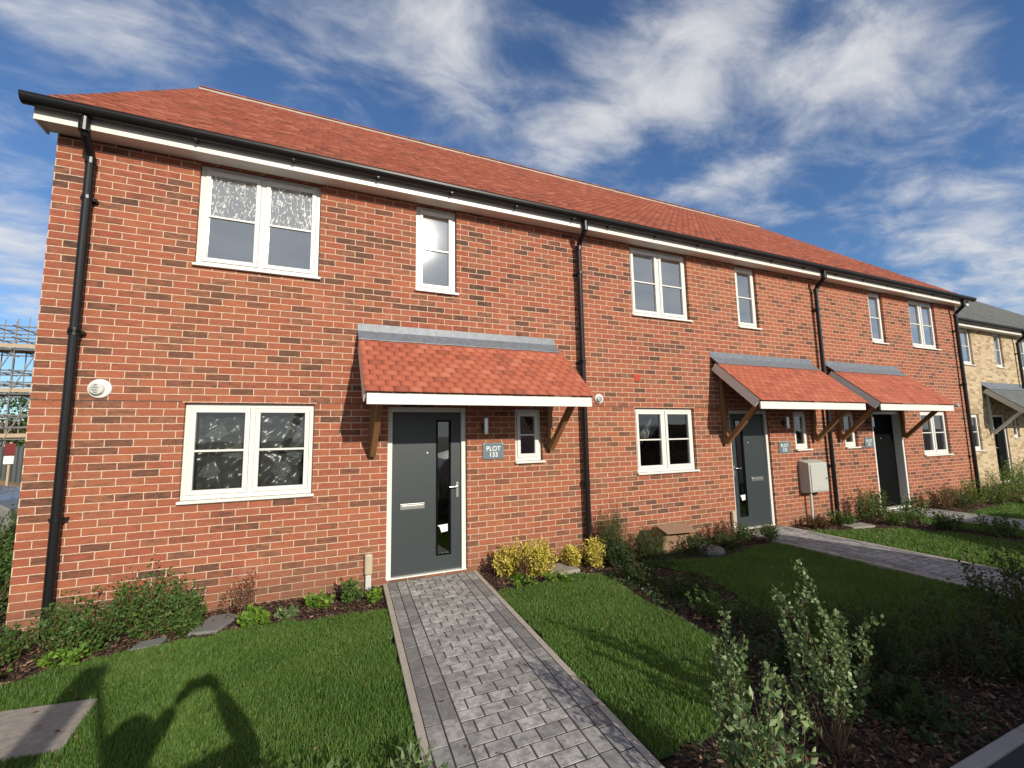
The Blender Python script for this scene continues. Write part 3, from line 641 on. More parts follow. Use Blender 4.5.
def downpipe(parent, x, y=0., ztop=4.93, z0=-.05, yg=-.27, mat='black'):
    m = MB(); ys = y - .085
    m.tube([(x,y+yg,ztop),(x,y+yg,ztop-.13),(x,y+yg+.03,ztop-.19),(x,ys-.03,ztop-.30),(x,ys,ztop-.36),(x,ys,z0)], .039, 14)
    for z in (ztop-.14, ztop-.37, 2.75): 
        yy = y+yg if z > ztop-.2 else ys
        m.tube([(x,yy,z-.035),(x,yy,z+.035)], .046, 14)
    for z in (4.1, 2.75, 1.0):
        m.box(x-.062, x+.062, ys+.02, y-.002, z-.015, z+.015); m.tube([(x,ys,z-.018),(x,ys,z+.018)], .046, 14)
    return m.build('downpipe', M[mat], parent, smooth=False, bevel=0)
def eaves(parent, x0, x1, y=0., tile='tile2', depth=11.0, zs=4.76, pitch=38.4, ends=(False, False)):
    so_ = MB(); so_.box(x0, x1, y-.205, y-.001, zs, zs+.012); so_.build('soffit', M['fascia'], parent)
    fa = MB(); fa.box(x0, x1, y-.226, y-.206, zs-.022, zs+.165)
    if ends[0]: fa.box(x0-.018, x0-.001, y-.226, y+.02, zs-.022, zs+.165)
    if ends[1]: fa.box(x1+.001, x1+.018, y-.226, y+.02, zs-.022, zs+.165)
    fa.build('fascia', M['fascia'], parent, bevel=.002)
    g = MB(); gx0 = x0 - (.07 if ends[0] else 0); gx1 = x1 + (.09 if ends[1] else 0); n = 10; rad = .064; yc, zc = y-.296, zs+.140
    prof = [(yc - rad*math.cos(math.pi*k/n), zc - rad*math.sin(math.pi*k/n)*1.15) for k in range(n+1)]
    prof = [(prof[0][0]-.004, zc+.012)] + prof + [(prof[-1][0]+.004, zc+.012)]
    inn = [(yc + (a-yc)*.93, zc + (b-zc)*.93 + (.004 if b < zc else 0)) for a, b in prof]
    ring = prof + inn[::-1]; m_ = len(ring)
    g.add([(gx0, a, b) for a, b in ring] + [(gx1, a, b) for a, b in ring], [(i, (i+1) % m_, m_+(i+1) % m_, m_+i) for i in range(m_)] + [tuple(range(m_)), tuple(range(2*m_-1, m_-1, -1))])
    if ends[0]: g.add([(gx0-.004, a, b) for a, b in prof] + [(gx0+.004, a, b) for a, b in prof], [tuple(range(len(prof))), tuple(range(2*len(prof)-1, len(prof)-1, -1))])
    x = x0 + .35
    while x < x1:
        for i in range(1, len(prof)-2):
            pass
        g.box(x-.012, x+.012, yc-.02, y-.227, zc-.082, zc-.05)
        x += .92
    g.build('gutter', M['black'], parent)
    # roof: front slope of tiles, plain rear slope, ridge
    ye, ze = y-.265, zs+.158; yr = y + depth/2; zr = ze + (yr-ye)*math.tan(R(pitch))
    rx0 = x0 - (.015 if ends[0] else 0); rx1 = x1 + (.03 if ends[1] else 0)
    V, F, r_ = tile_field(rx0, rx1, ye, ze, yr, zr, .1, .165, .018, .005)
    rf = npmesh('roof', V, F, M[tile], parent, r_)
    d = MB(); hx = (rx0+rx1)/2; 
    d.add([(rx0+.01,ye+.02,ze-.012),(rx1-.01,ye+.02,ze-.012),(rx1-.01,yr,zr-.02),(rx0+.01,yr,zr-.02),(rx0+.01,y+depth+.3,ze-.012),(rx1-.01,y+depth+.3,ze-.012)], [(0,1,2,3),(3,2,5,4)])
    d.add([(rx0,yr,zr+.001),(rx1,yr,zr+.001),(rx1,y+depth+.3,ze),(rx0,y+depth+.3,ze)], [(0,1,2,3)])
    d.build('roof_deck', M[tile], rf)
    # mortar-bedded verge under the tile ends
    vg = MB()
    for xx, e in ((rx0, ends[0]), (rx1, ends[1])):
        if e: 
            s_ = .02 if xx == rx0 else -.02
            a = Vector((xx+s_, ye+.02, ze-.014)); b = Vector((xx+s_, yr, zr-.014)); vg.bar(a, b, .04, .022, up=(0,0,1))
    if vg.v: vg.build('verge_mortar', M['concrete'], rf)
    rg = MB(); x = rx0
    while x < rx1 - .01:
        xe = min(x+.297, rx1); n = 8; a_ = []
        for xx, rr in ((x, .125), (xe, .118)):
            for k in range(n+1):
                an = math.pi*(.12 + .76*k/n); a_.append((xx, yr + rr*math.cos(an), zr - .055 + rr*math.sin(an)))
        rg.add(a_, [(k, k+1, n+2+k, n+1+k) for k in range(n)]); x += .30
    rg.build('ridge_tiles', M[tile], rf)
    mo = MB(); mo.box(rx0+.005, rx1-.005, yr-.112, yr+.112, zr-.080, zr-.030); mo.build('ridge_mortar', M['concrete'], rf)
    return zr, yr
def house(label, x0, x1, doorspec, wins, canop, pipes, left_gable, right_gable, brick='brick', y=0., tile='tile2', zs=4.76, depth=10.6, wood='timber', ctile='tile', glab=None, pitch=38.4):
    h = thing('terraced_house', label, 'house', (x0, y, 0), 0, 'brick houses along the street')
    holes = [w_[:4] for w_ in wins] + [doorspec[:4]]
    holes = [(a, b, max(c, .03), d) for a, b, c, d in holes]
    w_ = MB(); wall_panel(w_, x0, x1, -.4, zs+.12, holes, y)
    yr = y + depth/2; zr = zs + .158 + (yr - (y-.265))*math.tan(R(pitch)) - .03; yb = y+depth; ze = zs + .14
    for xx, gb in ((x0, left_gable), (x1, right_gable)):
        w_.add([(xx,y,-.4),(xx,yb,-.4),(xx,yb,ze),(xx,yr,zr-.03),(xx,y,ze)], [(0,1,2,3,4)])
    w_.add([(x0,yb,-.4),(x1,yb,-.4),(x1,yb,ze),(x0,yb,ze)], [(0,1,2,3)])
    w_.build('wall', M[brick], h, recalc=False)
    # interior shell: floors, ceilings, partition so that the rooms behind the glass are real
    r_ = MB(); a, b = x0+.12, x1-.12; yi = y+.115
    inner_panel(r_, a, b, .0, zs, holes, yi)
    for z in (.012, 2.36, 2.62, zs-.01): r_.add([(a,yi,z),(b,yi,z),(b,y+4.6,z),(a,y+4.6,z)], [(0,1,2,3)])
    r_.add([(a,y+4.6,0),(b,y+4.6,0),(b,y+4.6,zs),(a,y+4.6,zs)], [(0,1,2,3)])
    cuts = [a, b] + [c[0] for c in canop[2:3]] if False else [a, b]
    for xx in cuts: r_.add([(xx,yi,0),(xx,y+4.6,0),(xx,y+4.6,zs),(xx,yi,zs)], [(0,1,2,3)])
    dx = doorspec[0]-.2 if doorspec[4] == 'right' else doorspec[1]+.2
    if brick == 'brick': r_.add([(dx,yi,0),(dx,y+4.6,0),(dx,y+4.6,zs),(dx,yi,zs)], [(0,1,2,3)])
    r_.build('interior', M['room'], h, recalc=False)
    # fine joint line at lintel level, the lintel's shadow painted in as a dark strip
    segs = [x0]
    for q in sorted(holes):
        if q[2] < 2.1 and q[3] > 1.9: segs += [q[0]-.02, q[1]+.02]
    segs.append(x1)
    for i in range(0, len(segs)-1, 2):
        if segs[i+1]-segs[i] > .05: MB().box(segs[i]+.001, segs[i+1]-.001, y-.0025, y+.002, 2.097, 2.104).build('damp_course_shadow', M['dark'], h)
    for q in wins: window(h, q[0], q[1], q[2], q[3], y, **q[4])
    door(h, *doorspec[:4], y=y, glass=doorspec[4], **doorspec[5])
    canopy(h, canop[0], canop[1], y, ctile, wood, 'fascia' if wood == 'timber' else 'palegrey')
    eaves(h, x0 - (.07 if left_gable else 0), x1 + (.10 if right_gable else 0), y, tile, depth, zs, pitch, (left_gable, right_gable))
    for p in pipes: downpipe(h, p, y, zs+.10)
    return h
LW = lambda a, b, **k: (a, b, 1.06, 2.090, dict(lights=2, **k))
UW = lambda a, b, n=2, **k: (a, b, 3.56, 4.745, dict(lights=n, upper=True, **k))
SW = lambda a, b, **k: (a, b, 1.315, 2.055, dict(lights=1, **k))
X1, X2, X3 = 6.13, 11.74, 17.36
h1 = house('red brick end house at the left, nearest the camera, beside the open sky', .045, X1, (3.285, 4.285, -.01, 2.07, 'right', {}),
      [LW(1.235, 2.465, film='crinkle'), UW(1.235, 2.460, film='bubble'), UW(3.61, 4.155, 1), SW(4.975, 5.39, film='flap')], (2.915, 5.68), (.345, 6.045), True, False)
h2 = house('red brick middle house with the shaded front lawn and a grey meter box', X1, X2, (9.045, 10.05, -.01, 2.07, 'left', {}),
      [LW(7.02, 8.24, film='flap'), UW(7.07, 8.29), UW(9.46, 10.01, 1), SW(10.73, 11.15)], (8.70, 11.46), (11.64,), False, False)
h3 = house('red brick end house at the right, with a black front door', X2, X3, (13.22, 14.36, -.01, 2.07, 'left', dict(mat='doorblack', tagw=False, rec=.03, sdp=.13, label='black front door')),
      [LW(15.12, 16.28), UW(15.18, 16.32), UW(13.58, 14.12, 1), SW(12.25, 12.68)], (11.87, 14.50), (17.10,), False, True)
h4 = house('buff yellow brick house with grey roof, beyond the red terrace', 18.9, 34., (21.5, 22.42, -.01, 2.07, 'left', dict(mat='doorblack', tagw=False)),
      [(20.12, 20.72, 1.0, 2.09, dict(lights=1)), UW(20.25, 20.88, 1), UW(22.35, 22.88, 1), UW(24.0, 25.2), SW(22.85, 23.25), LW(25.6, 26.8), UW(28, 29.2)], (21.15, 23.95), (23.75,), True, True,
      'yellow', 1.05, 'slate', 4.70, 11., 'palegrey', 'slate', pitch=36.5)
ab = MB(); ab.box(7.03, 7.15, -.006, .01, 2.51, 2.62)
for i in range(3): ab.box(7.04, 7.14, -.009, -.006, 2.528+i*.03, 2.543+i*.03)
ab.build('air_brick', M['airbrick'], h2)

# ------------------------------------------------------------------ fittings on the walls
def text_mesh(s, size):
    cu = bpy.data.curves.new('t', 'FONT'); cu.body = s; cu.size = size; cu.extrude = .0006; cu.align_x = 'CENTER'; cu.align_y = 'CENTER'; cu.offset = size*.004
    o = bpy.data.objects.new('t', cu); C.objects.link(o); dg = bpy.context.evaluated_depsgraph_get(); dg.update()
    me = bpy.data.meshes.new_from_object(o.evaluated_get(dg)); bpy.data.objects.remove(o); return me
def plot_sign(x, z, num, label):
    t = thing('plot_sign', label, 'sign', (x, -.002, z), 0, 'plot number signs beside the doors')
    b = MB(); b.box(-.150, .150, -.012, 0, -.105, .105); b.build('plate', M['sign'], t, local=True, bevel=.003)
    for s, sz, dz in (('PLOT', .085, .030), (num, .085, -.048)):
        me = text_mesh(s, sz); me.materials.clear(); me.materials.append(M['letter']); o = bpy.data.objects.new('lettering', me); link(o, t)
        o.location = (0, -.0135, dz); o.rotation_euler = (R(90), 0, 0)
    for sx in (-1, 1):
        k = MB(); k.lathe([(.006,0),(.006,.003),(.003,.004)], (sx*.132, -.012, .09)); k.build('screw_cap', M['steel'], t, local=True)
plot_sign(4.648, 1.493, '133', 'grey sign reading PLOT 133 beside the nearest front door')
plot_sign(10.40, 1.39, '132', 'small grey plot sign between the middle door and its narrow window')
plot_sign(13.03, 1.42, '131', 'small grey plot sign just left of the black door')
def wall_lamp(x, z, label):
    t = thing('wall_lamp', label, 'lamp', (x, 0, z), 0, 'outside wall lamps by the doors')
    b = MB(); b.box(-.03, .03, -.02, -.002, -.05, .05); b.box(-.012, .012, -.06, -.02, -.012, .012); b.build('bracket', M['dark'], t, local=True, bevel=.003)
    s = MB(); s.lathe([(.030,-.11),(.033,-.10),(.033,.10),(.030,.11)], (0, -.09, 0), 'z'); s.build('shade', M['steel'], t, local=True)
wall_lamp(4.52, 1.82, 'steel cylinder wall lamp above the nearest plot sign')
wall_lamp(10.42, 1.84, 'steel cylinder wall lamp right of the middle door')
wall_lamp(13.06, 1.84, 'steel cylinder wall lamp left of the black door')
def flue(x, z, r, label, mark=False, out_=.05):
    t = thing('flue_cover', label, 'vent', (x, 0, z), 0, 'round white flue covers on the walls')
    b = MB(); b.lathe([(r*1.0,.002),(r,.012),(r*.93,.022),(r*.8,.026)], (0,0,0), n=32); b.build('flange', M['white'], t, local=True, smooth=False)
    b = MB(); b.lathe([(r*.60,.026),(r*.60,out_),(r*.52,out_+.008),(r*.2,out_+.010)], (-.12*r,0,-.05*r), n=28); o = b.build('terminal', M['palegrey'], t, local=True)
    if mark:
        b = MB()
        for i in range(6):
            zz = -.42*r + i*.16*r; wv = .42*r*(1-.25*abs(i-2.5)); b.box(-.15*r-wv, -.15*r+wv*random.uniform(.2, 1), -out_-.0125, -out_-.010, zz-.022*r, zz+.030*r)
        b.build('printed_label', M['dark'], o, local=True)
    else:
        b = MB()
        for i in range(5): b.box(-.4*r, .25*r, -out_-.0125, -out_-.010, -.4*r+i*.17*r, -.34*r+i*.17*r)
        b.build('grille', M['dark'], o, local=True)
flue(.545, 2.215, .095, 'round white flue cover near the left corner of the wall', True)
flue(6.355, 2.215, .075, 'round white flue cover between the canopy and the middle house window')
flue(16.62, 2.235, .075, 'round white flue cover at the far right corner of the red terrace', out_=.11)
def duct(x, label, zb=-.05):
    t = thing('service_duct', label, 'duct', (x, 0, 0), 0, 'service ducts beside the doors')
    b = MB(); b.box(-.045, .045, -.062, -.002, .135, .37); b.build('cover', M['beige'], t, local=True, bevel=.022)
    b = MB(); b.box(-.032, .032, -.045, -.004, zb, .135); b.build('pipe', M['palegrey'], t, local=True, bevel=.006)
duct(3.085, 'beige capped service duct left of the nearest front door')
duct(8.95, 'beige capped service duct left of the middle front door')
duct(13.10, 'beige capped service duct left of the black front door')
t = thing('meter_box', 'pale grey meter box on the wall beside the middle downpipe', 'meter box', (10.74, 0, .545))
b = MB(); b.add([(0,-.002,0),(.53,-.002,0),(.53,-.20,.02),(0,-.20,.02),(0,-.002,.60),(.53,-.002,.60),(.53,-.20,.55),(0,-.20,.55)], [(0,3,2,1),(4,5,6,7),(3,0,4,7),(0,1,5,4),(1,2,6,5),(2,3,7,6)]); b.build('case', M['meter'], t, local=True, bevel=.012)
b = MB(); b.box(.03, .50, -.214, -.203, .045, .52); b.build('door', M['meter'], t, local=True, bevel=.006)
b = MB(); b.lathe([(.012,0),(.012,.012)], (.45,-.214,.26)); b.build('lock', M['dark'], t, local=True)
b = MB(); b.tube([(.14,-.10,0),(.14,-.10,-.25),(.15,-.08,-.62)], .022, 10); b.build('conduit', M['palegrey'], t, local=True)

# ------------------------------------------------------------------ planting
def leaves(P, Dn, size, asp=.5, fold=.25):
    """P points (n,3), Dn leaf directions (n,3)"""
    n = len(P); Dn = Dn/np.linalg.norm(Dn, axis=1)[:, None]; rv = rng.normal(size=(n, 3)); S = np.cross(Dn, rv); S /= np.linalg.norm(S, axis=1)[:, None]; Nn = np.cross(S, Dn)
    l = size*rng.uniform(.6, 1.3, n)[:, None]; w_ = l*asp/2
    V = np.stack([P, P + Dn*l*.5 - S*w_ + Nn*w_*fold, P + Dn*l - Nn*l*.12, P + Dn*l*.5 + S*w_ + Nn*w_*fold], 1).reshape(-1, 3)
    b_ = np.arange(n)*4; F = np.concatenate([np.stack([b_, b_+1, b_+2], 1), np.stack([b_, b_+2, b_+3], 1)])
    return V, F
def shrub(label, x, y, hgt, rad, mat, n_stem=14, per=45, leaf=.03, asp=.55, name='shrub', upright=.5, spread=.12, low=.1, z0=-.03, cat='shrub', stem_r=.004, wild=1., group='low shrubs in the front beds', whorl=False):
    t = thing(name, label, cat, (x, y, z0), 0, group); sm = MB(); Ps = []; Ds = []
    for k in range(n_stem):
        a = random.uniform(0, 2*math.pi); rr = rad*math.sqrt(random.random())*random.uniform(.8,1.12); h = hgt*(1.18 if random.random() < .12 else 1)*(1 - .45*(rr/rad)**2*random.random())*random.uniform(.65, 1.05)
        b0 = Vector((math.cos(a)*rr*(1-upright)*.8, math.sin(a)*rr*(1-upright)*.8, 0)); tp = Vector((math.cos(a)*rr, math.sin(a)*rr, h))
        md = b0.lerp(tp, .5) + Vector((random.gauss(0, .11), random.gauss(0, .11), h*.12))*rad*2*(1.6 if whorl else 1)
        pts = [b0*(1-u)**2 + md*(2*u*(1-u)) + tp*(u*u) + (Vector((random.gauss(0,1), random.gauss(0,1), 0))*.012*rad/.3 if 0 < u < 1 else Vector()) for u in (0, .16, .33, .5, .66, .83, 1)]; sm.tube(pts, [stem_r*(1-.7*u) for u in (0, .16, .33, .5, .66, .83, 1)], 5, False)
        for j in range(per):
            s = low + (1-low)*(j + random.random())/per; q = (1-s)**2*b0 + 2*s*(1-s)*md + s*s*tp
            dirv = (tp-b0).normalized(); o = Vector((random.gauss(0,1), random.gauss(0,1), random.gauss(0,.8)))*spread*hgt*.35*wild
            if whorl: o = o*.22
            Ps.append(q + o); Ds.append(dirv*(.5 if not whorl else .75) + Vector((random.gauss(0,1), random.gauss(0,1), random.gauss(.25,.7))).normalized())
    V, F = leaves(np.array(Ps), np.array(Ds), leaf, asp); m = len(Ps); r_ = rng.uniform(0, 1, m)
    npmesh('foliage', V, F, M[mat], t, np.concatenate([r_, r_]), local=True)
    sm.build('stem', M['stem'], t, local=True, recalc=False)
    return t
# left bed
shrub('wide mid green shrub in front of the left downpipe', .72, -.55, .42, .40, 'l_green', 42, 62, .034, wild=1.8)
shrub('taller green shrub under the left window, right of the downpipe', 1.16, -.42, .54, .28, 'l_green', 36, 66, .034, wild=1.9)
shrub('dark green low shrub at the far left corner of the house', .22, -.55, .30, .32, 'l_green', 30, 50, .034, wild=1.6)
shrub('small pale-tipped shrub below the left window sill', 1.44, -.52, .38, .17, 'l_green', 30, 60, .036)
shrub('sparse reddish twiggy shrub beside the grey stone', 1.93, -.36, .46, .16, 'l_red', 12, 26, .026, low=.3)
shrub('bright green leafy clump at the foot of the twiggy shrub', 2.05, -.60, .15, .17, 'l_bright', 16, 24, .05, .7)
shrub('grey leaved low clump on the bark below the window', 2.28, -.58, .13, .10, 'l_grey', 10, 22, .04, .5)
shrub('green low clump halfway between the window and the duct', 2.55, -.40, .15, .16, 'l_bright', 12, 24, .045, .6)
shrub('leafy green clump left of the service duct', 2.85, -.34, .20, .17, 'l_green', 18, 30, .042, .6)
shrub('small bright clump at the corner of the nearest path', 3.10, -.52, .15, .12, 'l_bright', 12, 24, .045, .6)
shrub('bright ground-hugging plant at the front of the left bed', .75, -.78, .15, .22, 'l_bright', 16, 26, .045, .6)
shrub('yellow green low plant at the left edge of the lawn', .32, -1.0, .13, .20, 'l_bright', 14, 24, .05, .6)
# between nearest path and downpipe
shrub('golden yellow shrub nearest to the front door', 4.70, -.33, .40, .18, 'l_gold', 40, 64, .032)
shrub('largest golden yellow shrub, second from the front door', 5.03, -.46, .42, .27, 'l_gold', 60, 70, .032)
shrub('small golden shrub in front of the second downpipe', 5.57, -.42, .32, .16, 'l_gold', 30, 50, .032)
shrub('golden shrub just right of the second downpipe', 5.86, -.50, .38, .17, 'l_gold', 38, 56, .032)
shrub('dull red shrub between the two big golden shrubs', 4.80, -.55, .30, .13, 'l_red', 16, 36, .028)
shrub('bright green ground plant at the foot of the golden shrubs', 4.72, -.72, .10, .20, 'l_bright', 16, 22, .038, .6)
shrub('bright green trailing plant in front of the largest golden shrub', 5.12, -.80, .12, .20, 'l_bright', 16, 22, .036, .6)
shrub('tall narrow dark conifer beside the second downpipe', 6.30, -.30, .66, .19, 'l_needle', 60, 90, .035, .16, name='conifer', upright=.8)
shrub('bushy dark green shrub in front of the conifer', 6.12, -.62, .40, .24, 'l_dark', 50, 60, .030)
shrub('spiky green shrub left of the cardboard box', 6.85, -.42, .38, .28, 'l_needle', 34, 50, .045, .14, upright=.4)
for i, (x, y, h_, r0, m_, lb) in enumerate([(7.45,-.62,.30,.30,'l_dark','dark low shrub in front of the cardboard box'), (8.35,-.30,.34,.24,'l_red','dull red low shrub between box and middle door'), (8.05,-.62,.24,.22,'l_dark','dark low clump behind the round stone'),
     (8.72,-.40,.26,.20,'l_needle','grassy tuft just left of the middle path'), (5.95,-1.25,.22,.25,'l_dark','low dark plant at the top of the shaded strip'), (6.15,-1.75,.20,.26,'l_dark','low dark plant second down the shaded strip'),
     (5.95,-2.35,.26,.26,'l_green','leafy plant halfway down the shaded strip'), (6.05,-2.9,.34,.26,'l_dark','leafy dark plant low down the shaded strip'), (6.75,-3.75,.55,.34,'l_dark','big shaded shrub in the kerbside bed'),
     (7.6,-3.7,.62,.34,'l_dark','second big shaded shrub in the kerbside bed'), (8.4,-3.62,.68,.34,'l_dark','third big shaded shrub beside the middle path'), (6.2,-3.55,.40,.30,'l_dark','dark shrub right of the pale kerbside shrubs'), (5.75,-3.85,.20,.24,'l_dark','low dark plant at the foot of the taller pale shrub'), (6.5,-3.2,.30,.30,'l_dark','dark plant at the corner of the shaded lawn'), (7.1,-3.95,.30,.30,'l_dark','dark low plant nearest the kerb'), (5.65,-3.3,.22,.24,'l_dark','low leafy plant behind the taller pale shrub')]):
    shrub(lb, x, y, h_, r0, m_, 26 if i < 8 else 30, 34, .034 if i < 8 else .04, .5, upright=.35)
shrub('wispy tufted plant at the left edge of the middle path', 8.95, -.62, .30, .14, 'l_needle', 30, 14, .09, .10, low=.4)
# right of middle path
for x, y, h_, r0, m_, lb in [(10.65,-.30,.22,.22,'l_red','reddish low shrub under the meter box'), (11.25,-.38,.26,.24,'l_green','small green shrub left of the middle terrace downpipe'), (12.10,-.32,.62,.22,'l_green','upright green shrub under the narrow window'),
     (12.55,-.30,.58,.20,'l_green','second upright green shrub near the black door duct'), (12.05,-.85,.30,.30,'l_green','low spreading shrub at the head of the strip'), (12.85,-.72,.46,.28,'l_green','rounded green shrub before the black door'),
     (12.25,-1.45,.30,.26,'l_dark','dark shrub in the strip between the lawns'), (12.35,-2.05,.34,.26,'l_green','leafy shrub lower down the strip'), (12.40,-2.65,.34,.26,'l_dark','last dark shrub in the strip between the lawns'),
     (14.75,-.35,.50,.26,'l_red','dull red shrub right of the black door'), (15.30,-.42,.42,.28,'l_dark','dark shrub under the right-hand window'), (15.95,-.40,.66,.30,'l_bright','tall yellow green shrub under the right-hand window'), (16.5,-.55,.44,.30,'l_green','green shrub near the far corner of the terrace'),
     (17.2,-.55,.80,.40,'l_bright','yellow green shrub in front of the last downpipe'), (18.0,-.35,.85,.45,'l_green','green shrub at the gap between terrace and buff house'), (18.9,-.25,.95,.50,'l_bright','large yellow green shrub before the buff house'), (19.9,-.1,.90,.5,'l_green','green shrub left of the buff house door'), (20.7,.0,.7,.4,'l_dark','dark shrub beside the buff house path'),
     (16.9,-1.05,.35,.4,'l_red','reddish low planting along the far lawn'), (23.2,.2,.55,.4,'l_green','shrub right of the buff house door'), (24.4,.2,.5,.4,'l_green','far shrub beyond the buff house door')]:
    shrub(lb, x, y, h_, r0, m_, 26, 30, .04, .55, upright=.4)
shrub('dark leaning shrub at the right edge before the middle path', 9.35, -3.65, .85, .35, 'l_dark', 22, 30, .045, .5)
# kerbside: pale upright shrubs that catch the sun
G2 = 'pale upright shrubs by the kerb'
shrub('pale green upright shrub, left of the two tall kerbside ones', 4.36, -3.92, .82, .15, 'l_grey', 13, 170, .024, .75, upright=.8, wild=1.5, low=.02, group=G2, stem_r=.0045, whorl=True, name='upright_shrub')
shrub('taller pale green upright shrub, right of the two by the kerb', 5.05, -3.92, .94, .29, 'l_grey', 13, 160, .026, .75, upright=.95, wild=1.7, low=.30, group=G2, stem_r=.005, whorl=True, name='upright_shrub')
shrub('grey leaved sprig at the bottom edge beside the path', 2.96, -3.18, .18, .14, 'l_grey', 8, 16, .055, .3, group=G2, whorl=True)
shrub('grey leaved sprig at the bottom edge in the lawn', 2.62, -3.15, .16, .16, 'l_grey', 8, 14, .055, .3, group=G2, whorl=True)
shrub('green shrub behind the bottom edge of the lawn', 2.3, -3.45, .50, .30, 'l_green', 16, 30, .04, .5, group=G2)
shrub('bushy shrub by the street end of the nearest path', 4.36, -4.13, .60, .24, 'l_grey', 20, 40, .045, .5, group=G2)
shrub('hedge-like green shrub against the side of the left house', -.42, .55, .95, .45, 'l_green', 50, 60, .04, name='shrub')
shrub('second green shrub behind the left corner of the house', -.75, 1.5, 1.0, .5, 'l_green', 40, 50, .04)
shrub('low dark shrub left of the house corner', -.35, -.25, .45, .35, 'l_dark', 30, 40, .036)

# ------------------------------------------------------------------ loose things in the beds
def rock(name, label, cat, loc, dims, mat, seed, flat=.5):
    rr = random.Random(seed); bm = bmesh.new(); bmesh.ops.create_icosphere(bm, subdivisions=3, radius=1)
    for v in bm.verts:
        n = math.sin(v.co.x*3+seed)*.08 + math.sin(v.co.y*4.1+seed*2)*.08 + rr.uniform(-.015, .015)
        v.co *= 1+n; v.co.z = max(-flat, min(flat, v.co.z)); v.co = Vector((v.co.x*dims[0], v.co.y*dims[1], v.co.z*dims[2]))
    me = bpy.data.meshes.new(name); bm.to_mesh(me); bm.free(); me.materials.append(mat)
    o = bpy.data.objects.new(name, me); C.objects.link(o); o.location = loc; o.rotation_euler = (0, 0, rr.uniform(0, 3)); return tag(o, label, cat)
def quad_slab(name, label, cat, poly, z0, z1, mat, bev=.008):
    n = len(poly); b = MB(); b.add([(x,y,z0) for x,y in poly] + [(x,y,z1) for x,y in poly], [tuple(range(n-1,-1,-1)), tuple(range(n,2*n))] + [(i,(i+1)%n,n+(i+1)%n,n+i) for i in range(n)])
    o = b.build(name, mat, bevel=bev); return tag(o, label, cat)
quad_slab('concrete_slab', 'flat worn concrete slab set in the left lawn', 'slab', slab_poly, -.03, .006, M['slab'])
quad_slab('paving_stone', 'tilted grey stone slab in the bed under the left window', 'stone', [(1.50,-.62),(1.73,-.66),(1.86,-.33),(1.74,-.22),(1.60,-.26)], -.02, .015, M['stone'], .012)
quad_slab('inspection_cover', 'small grey cover at the lawn edge of the left bed', 'cover', [(1.14,-.80),(1.34,-.78),(1.36,-.62),(1.18,-.64)], -.02, .02, M['stone'])
quad_slab('inspection_cover', 'grey cover among the golden shrubs', 'cover', [(5.18,-.62),(5.55,-.62),(5.60,-.25),(5.22,-.25)], -.02, .03, M['slab'])
rock('stone', 'flat round stone in the bed before the middle house', 'stone', (7.75,-.62,.0), (.24,.18,.09), M['stone'], 3)
quad_slab('inspection_cover', 'grey cover in the bed left of the middle terrace downpipe', 'cover', [(11.0,-.70),(11.5,-.78),(11.6,-.50),(11.1,-.45)], -.02, .02, M['slab'])
t = thing('cardboard_box', 'open brown cardboard box leaning in the bed of the middle house', 'box', (7.28, -.33, -.02), R(-8))
b = MB(); b.obox((0,0,.17), (.22,0,0), (0,.14,.02), (0,-.02,.15)); b.build('carton', M['card'], t, local=True, bevel=.004)
b = MB(); b.obox((.02,-.12,.345), (.25,0,.0), (0,.15,.035), (0,0,.004)); b.build('flap', M['card'], t, local=True)

# ------------------------------------------------------------------ left background
def scaffold(x0, y0, nx, ny, sx, sy, lifts, lh):
    t = thing('scaffold', 'galvanised scaffold tower with boards beyond the left corner', 'scaffold', (x0, y0, 0))
    s = MB(); H = lifts*lh + 1.3
    for i in range(nx):
        for j in range(ny): s.tube([(x0+i*sx,y0+j*sy,0),(x0+i*sx,y0+j*sy,H + random.uniform(-.2, .9))], .024, 6)
    s.build('standards', M['galv'], t); l = MB()
    for k in range(1, lifts+1):
        for dz in (0, .5, 1.0):
            for j in range(ny): l.tube([(x0-.3,y0+j*sy,k*lh+dz),(x0+(nx-1)*sx+.3,y0+j*sy,k*lh+dz)], .03, 6)
            for i in range(nx): l.tube([(x0+i*sx,y0-.3,k*lh+dz),(x0+i*sx,y0+(ny-1)*sy+.3,k*lh+dz)], .03, 6)
    for i in range(nx-1):
        for k in range(lifts): l.tube([(x0+i*sx,y0-.05,k*lh),(x0+(i+1)*sx,y0-.05,(k+1)*lh)], .026, 6)
    l.build('ledgers', M['galv'], t); p = MB()
    for k in range(1, lifts+1):
        for q in range(5): p.box(x0-.2, x0+(nx-1)*sx+.2, y0+.1+q*.24, y0+.32+q*.24, k*lh+.04, k*lh+.08)
        p.box(x0-.2, x0+(nx-1)*sx+.2, y0-.06, y0-.02, k*lh+.08, k*lh+.24)
    p.build('boards', M['plank'], t)
scaffold(-13.2, 20., 7, 3, .78, .9, 3, 1.9)
t = thing('site_fence', 'low dark corrugated fence below the scaffold', 'fence', (-9, 15, 0))
b = MB(); n = 140; X0, X9 = -14., -5.2
for i in range(n):
    a = X0 + (X9-X0)*i/n; c = X0 + (X9-X0)*(i+1)/n; y0 = 15 + .025*(i % 2); y1 = 15 + .025*((i+1) % 2); b.add([(a,y0,0),(c,y1,0),(c,y1,1.62),(a,y0,1.62)], [(0,1,2,3)])
b.build('sheets', M['corr'], t); b = MB()
for i in range(6): b.box(X0+i*1.75, X0+i*1.75+.07, 15.03, 15.10, 0, 1.7)
b.build('post', M['galv'], t)
t = thing('site_board', 'red board over a white board on a short post beside the left house corner', 'sign', (-3.66, 8., 0))
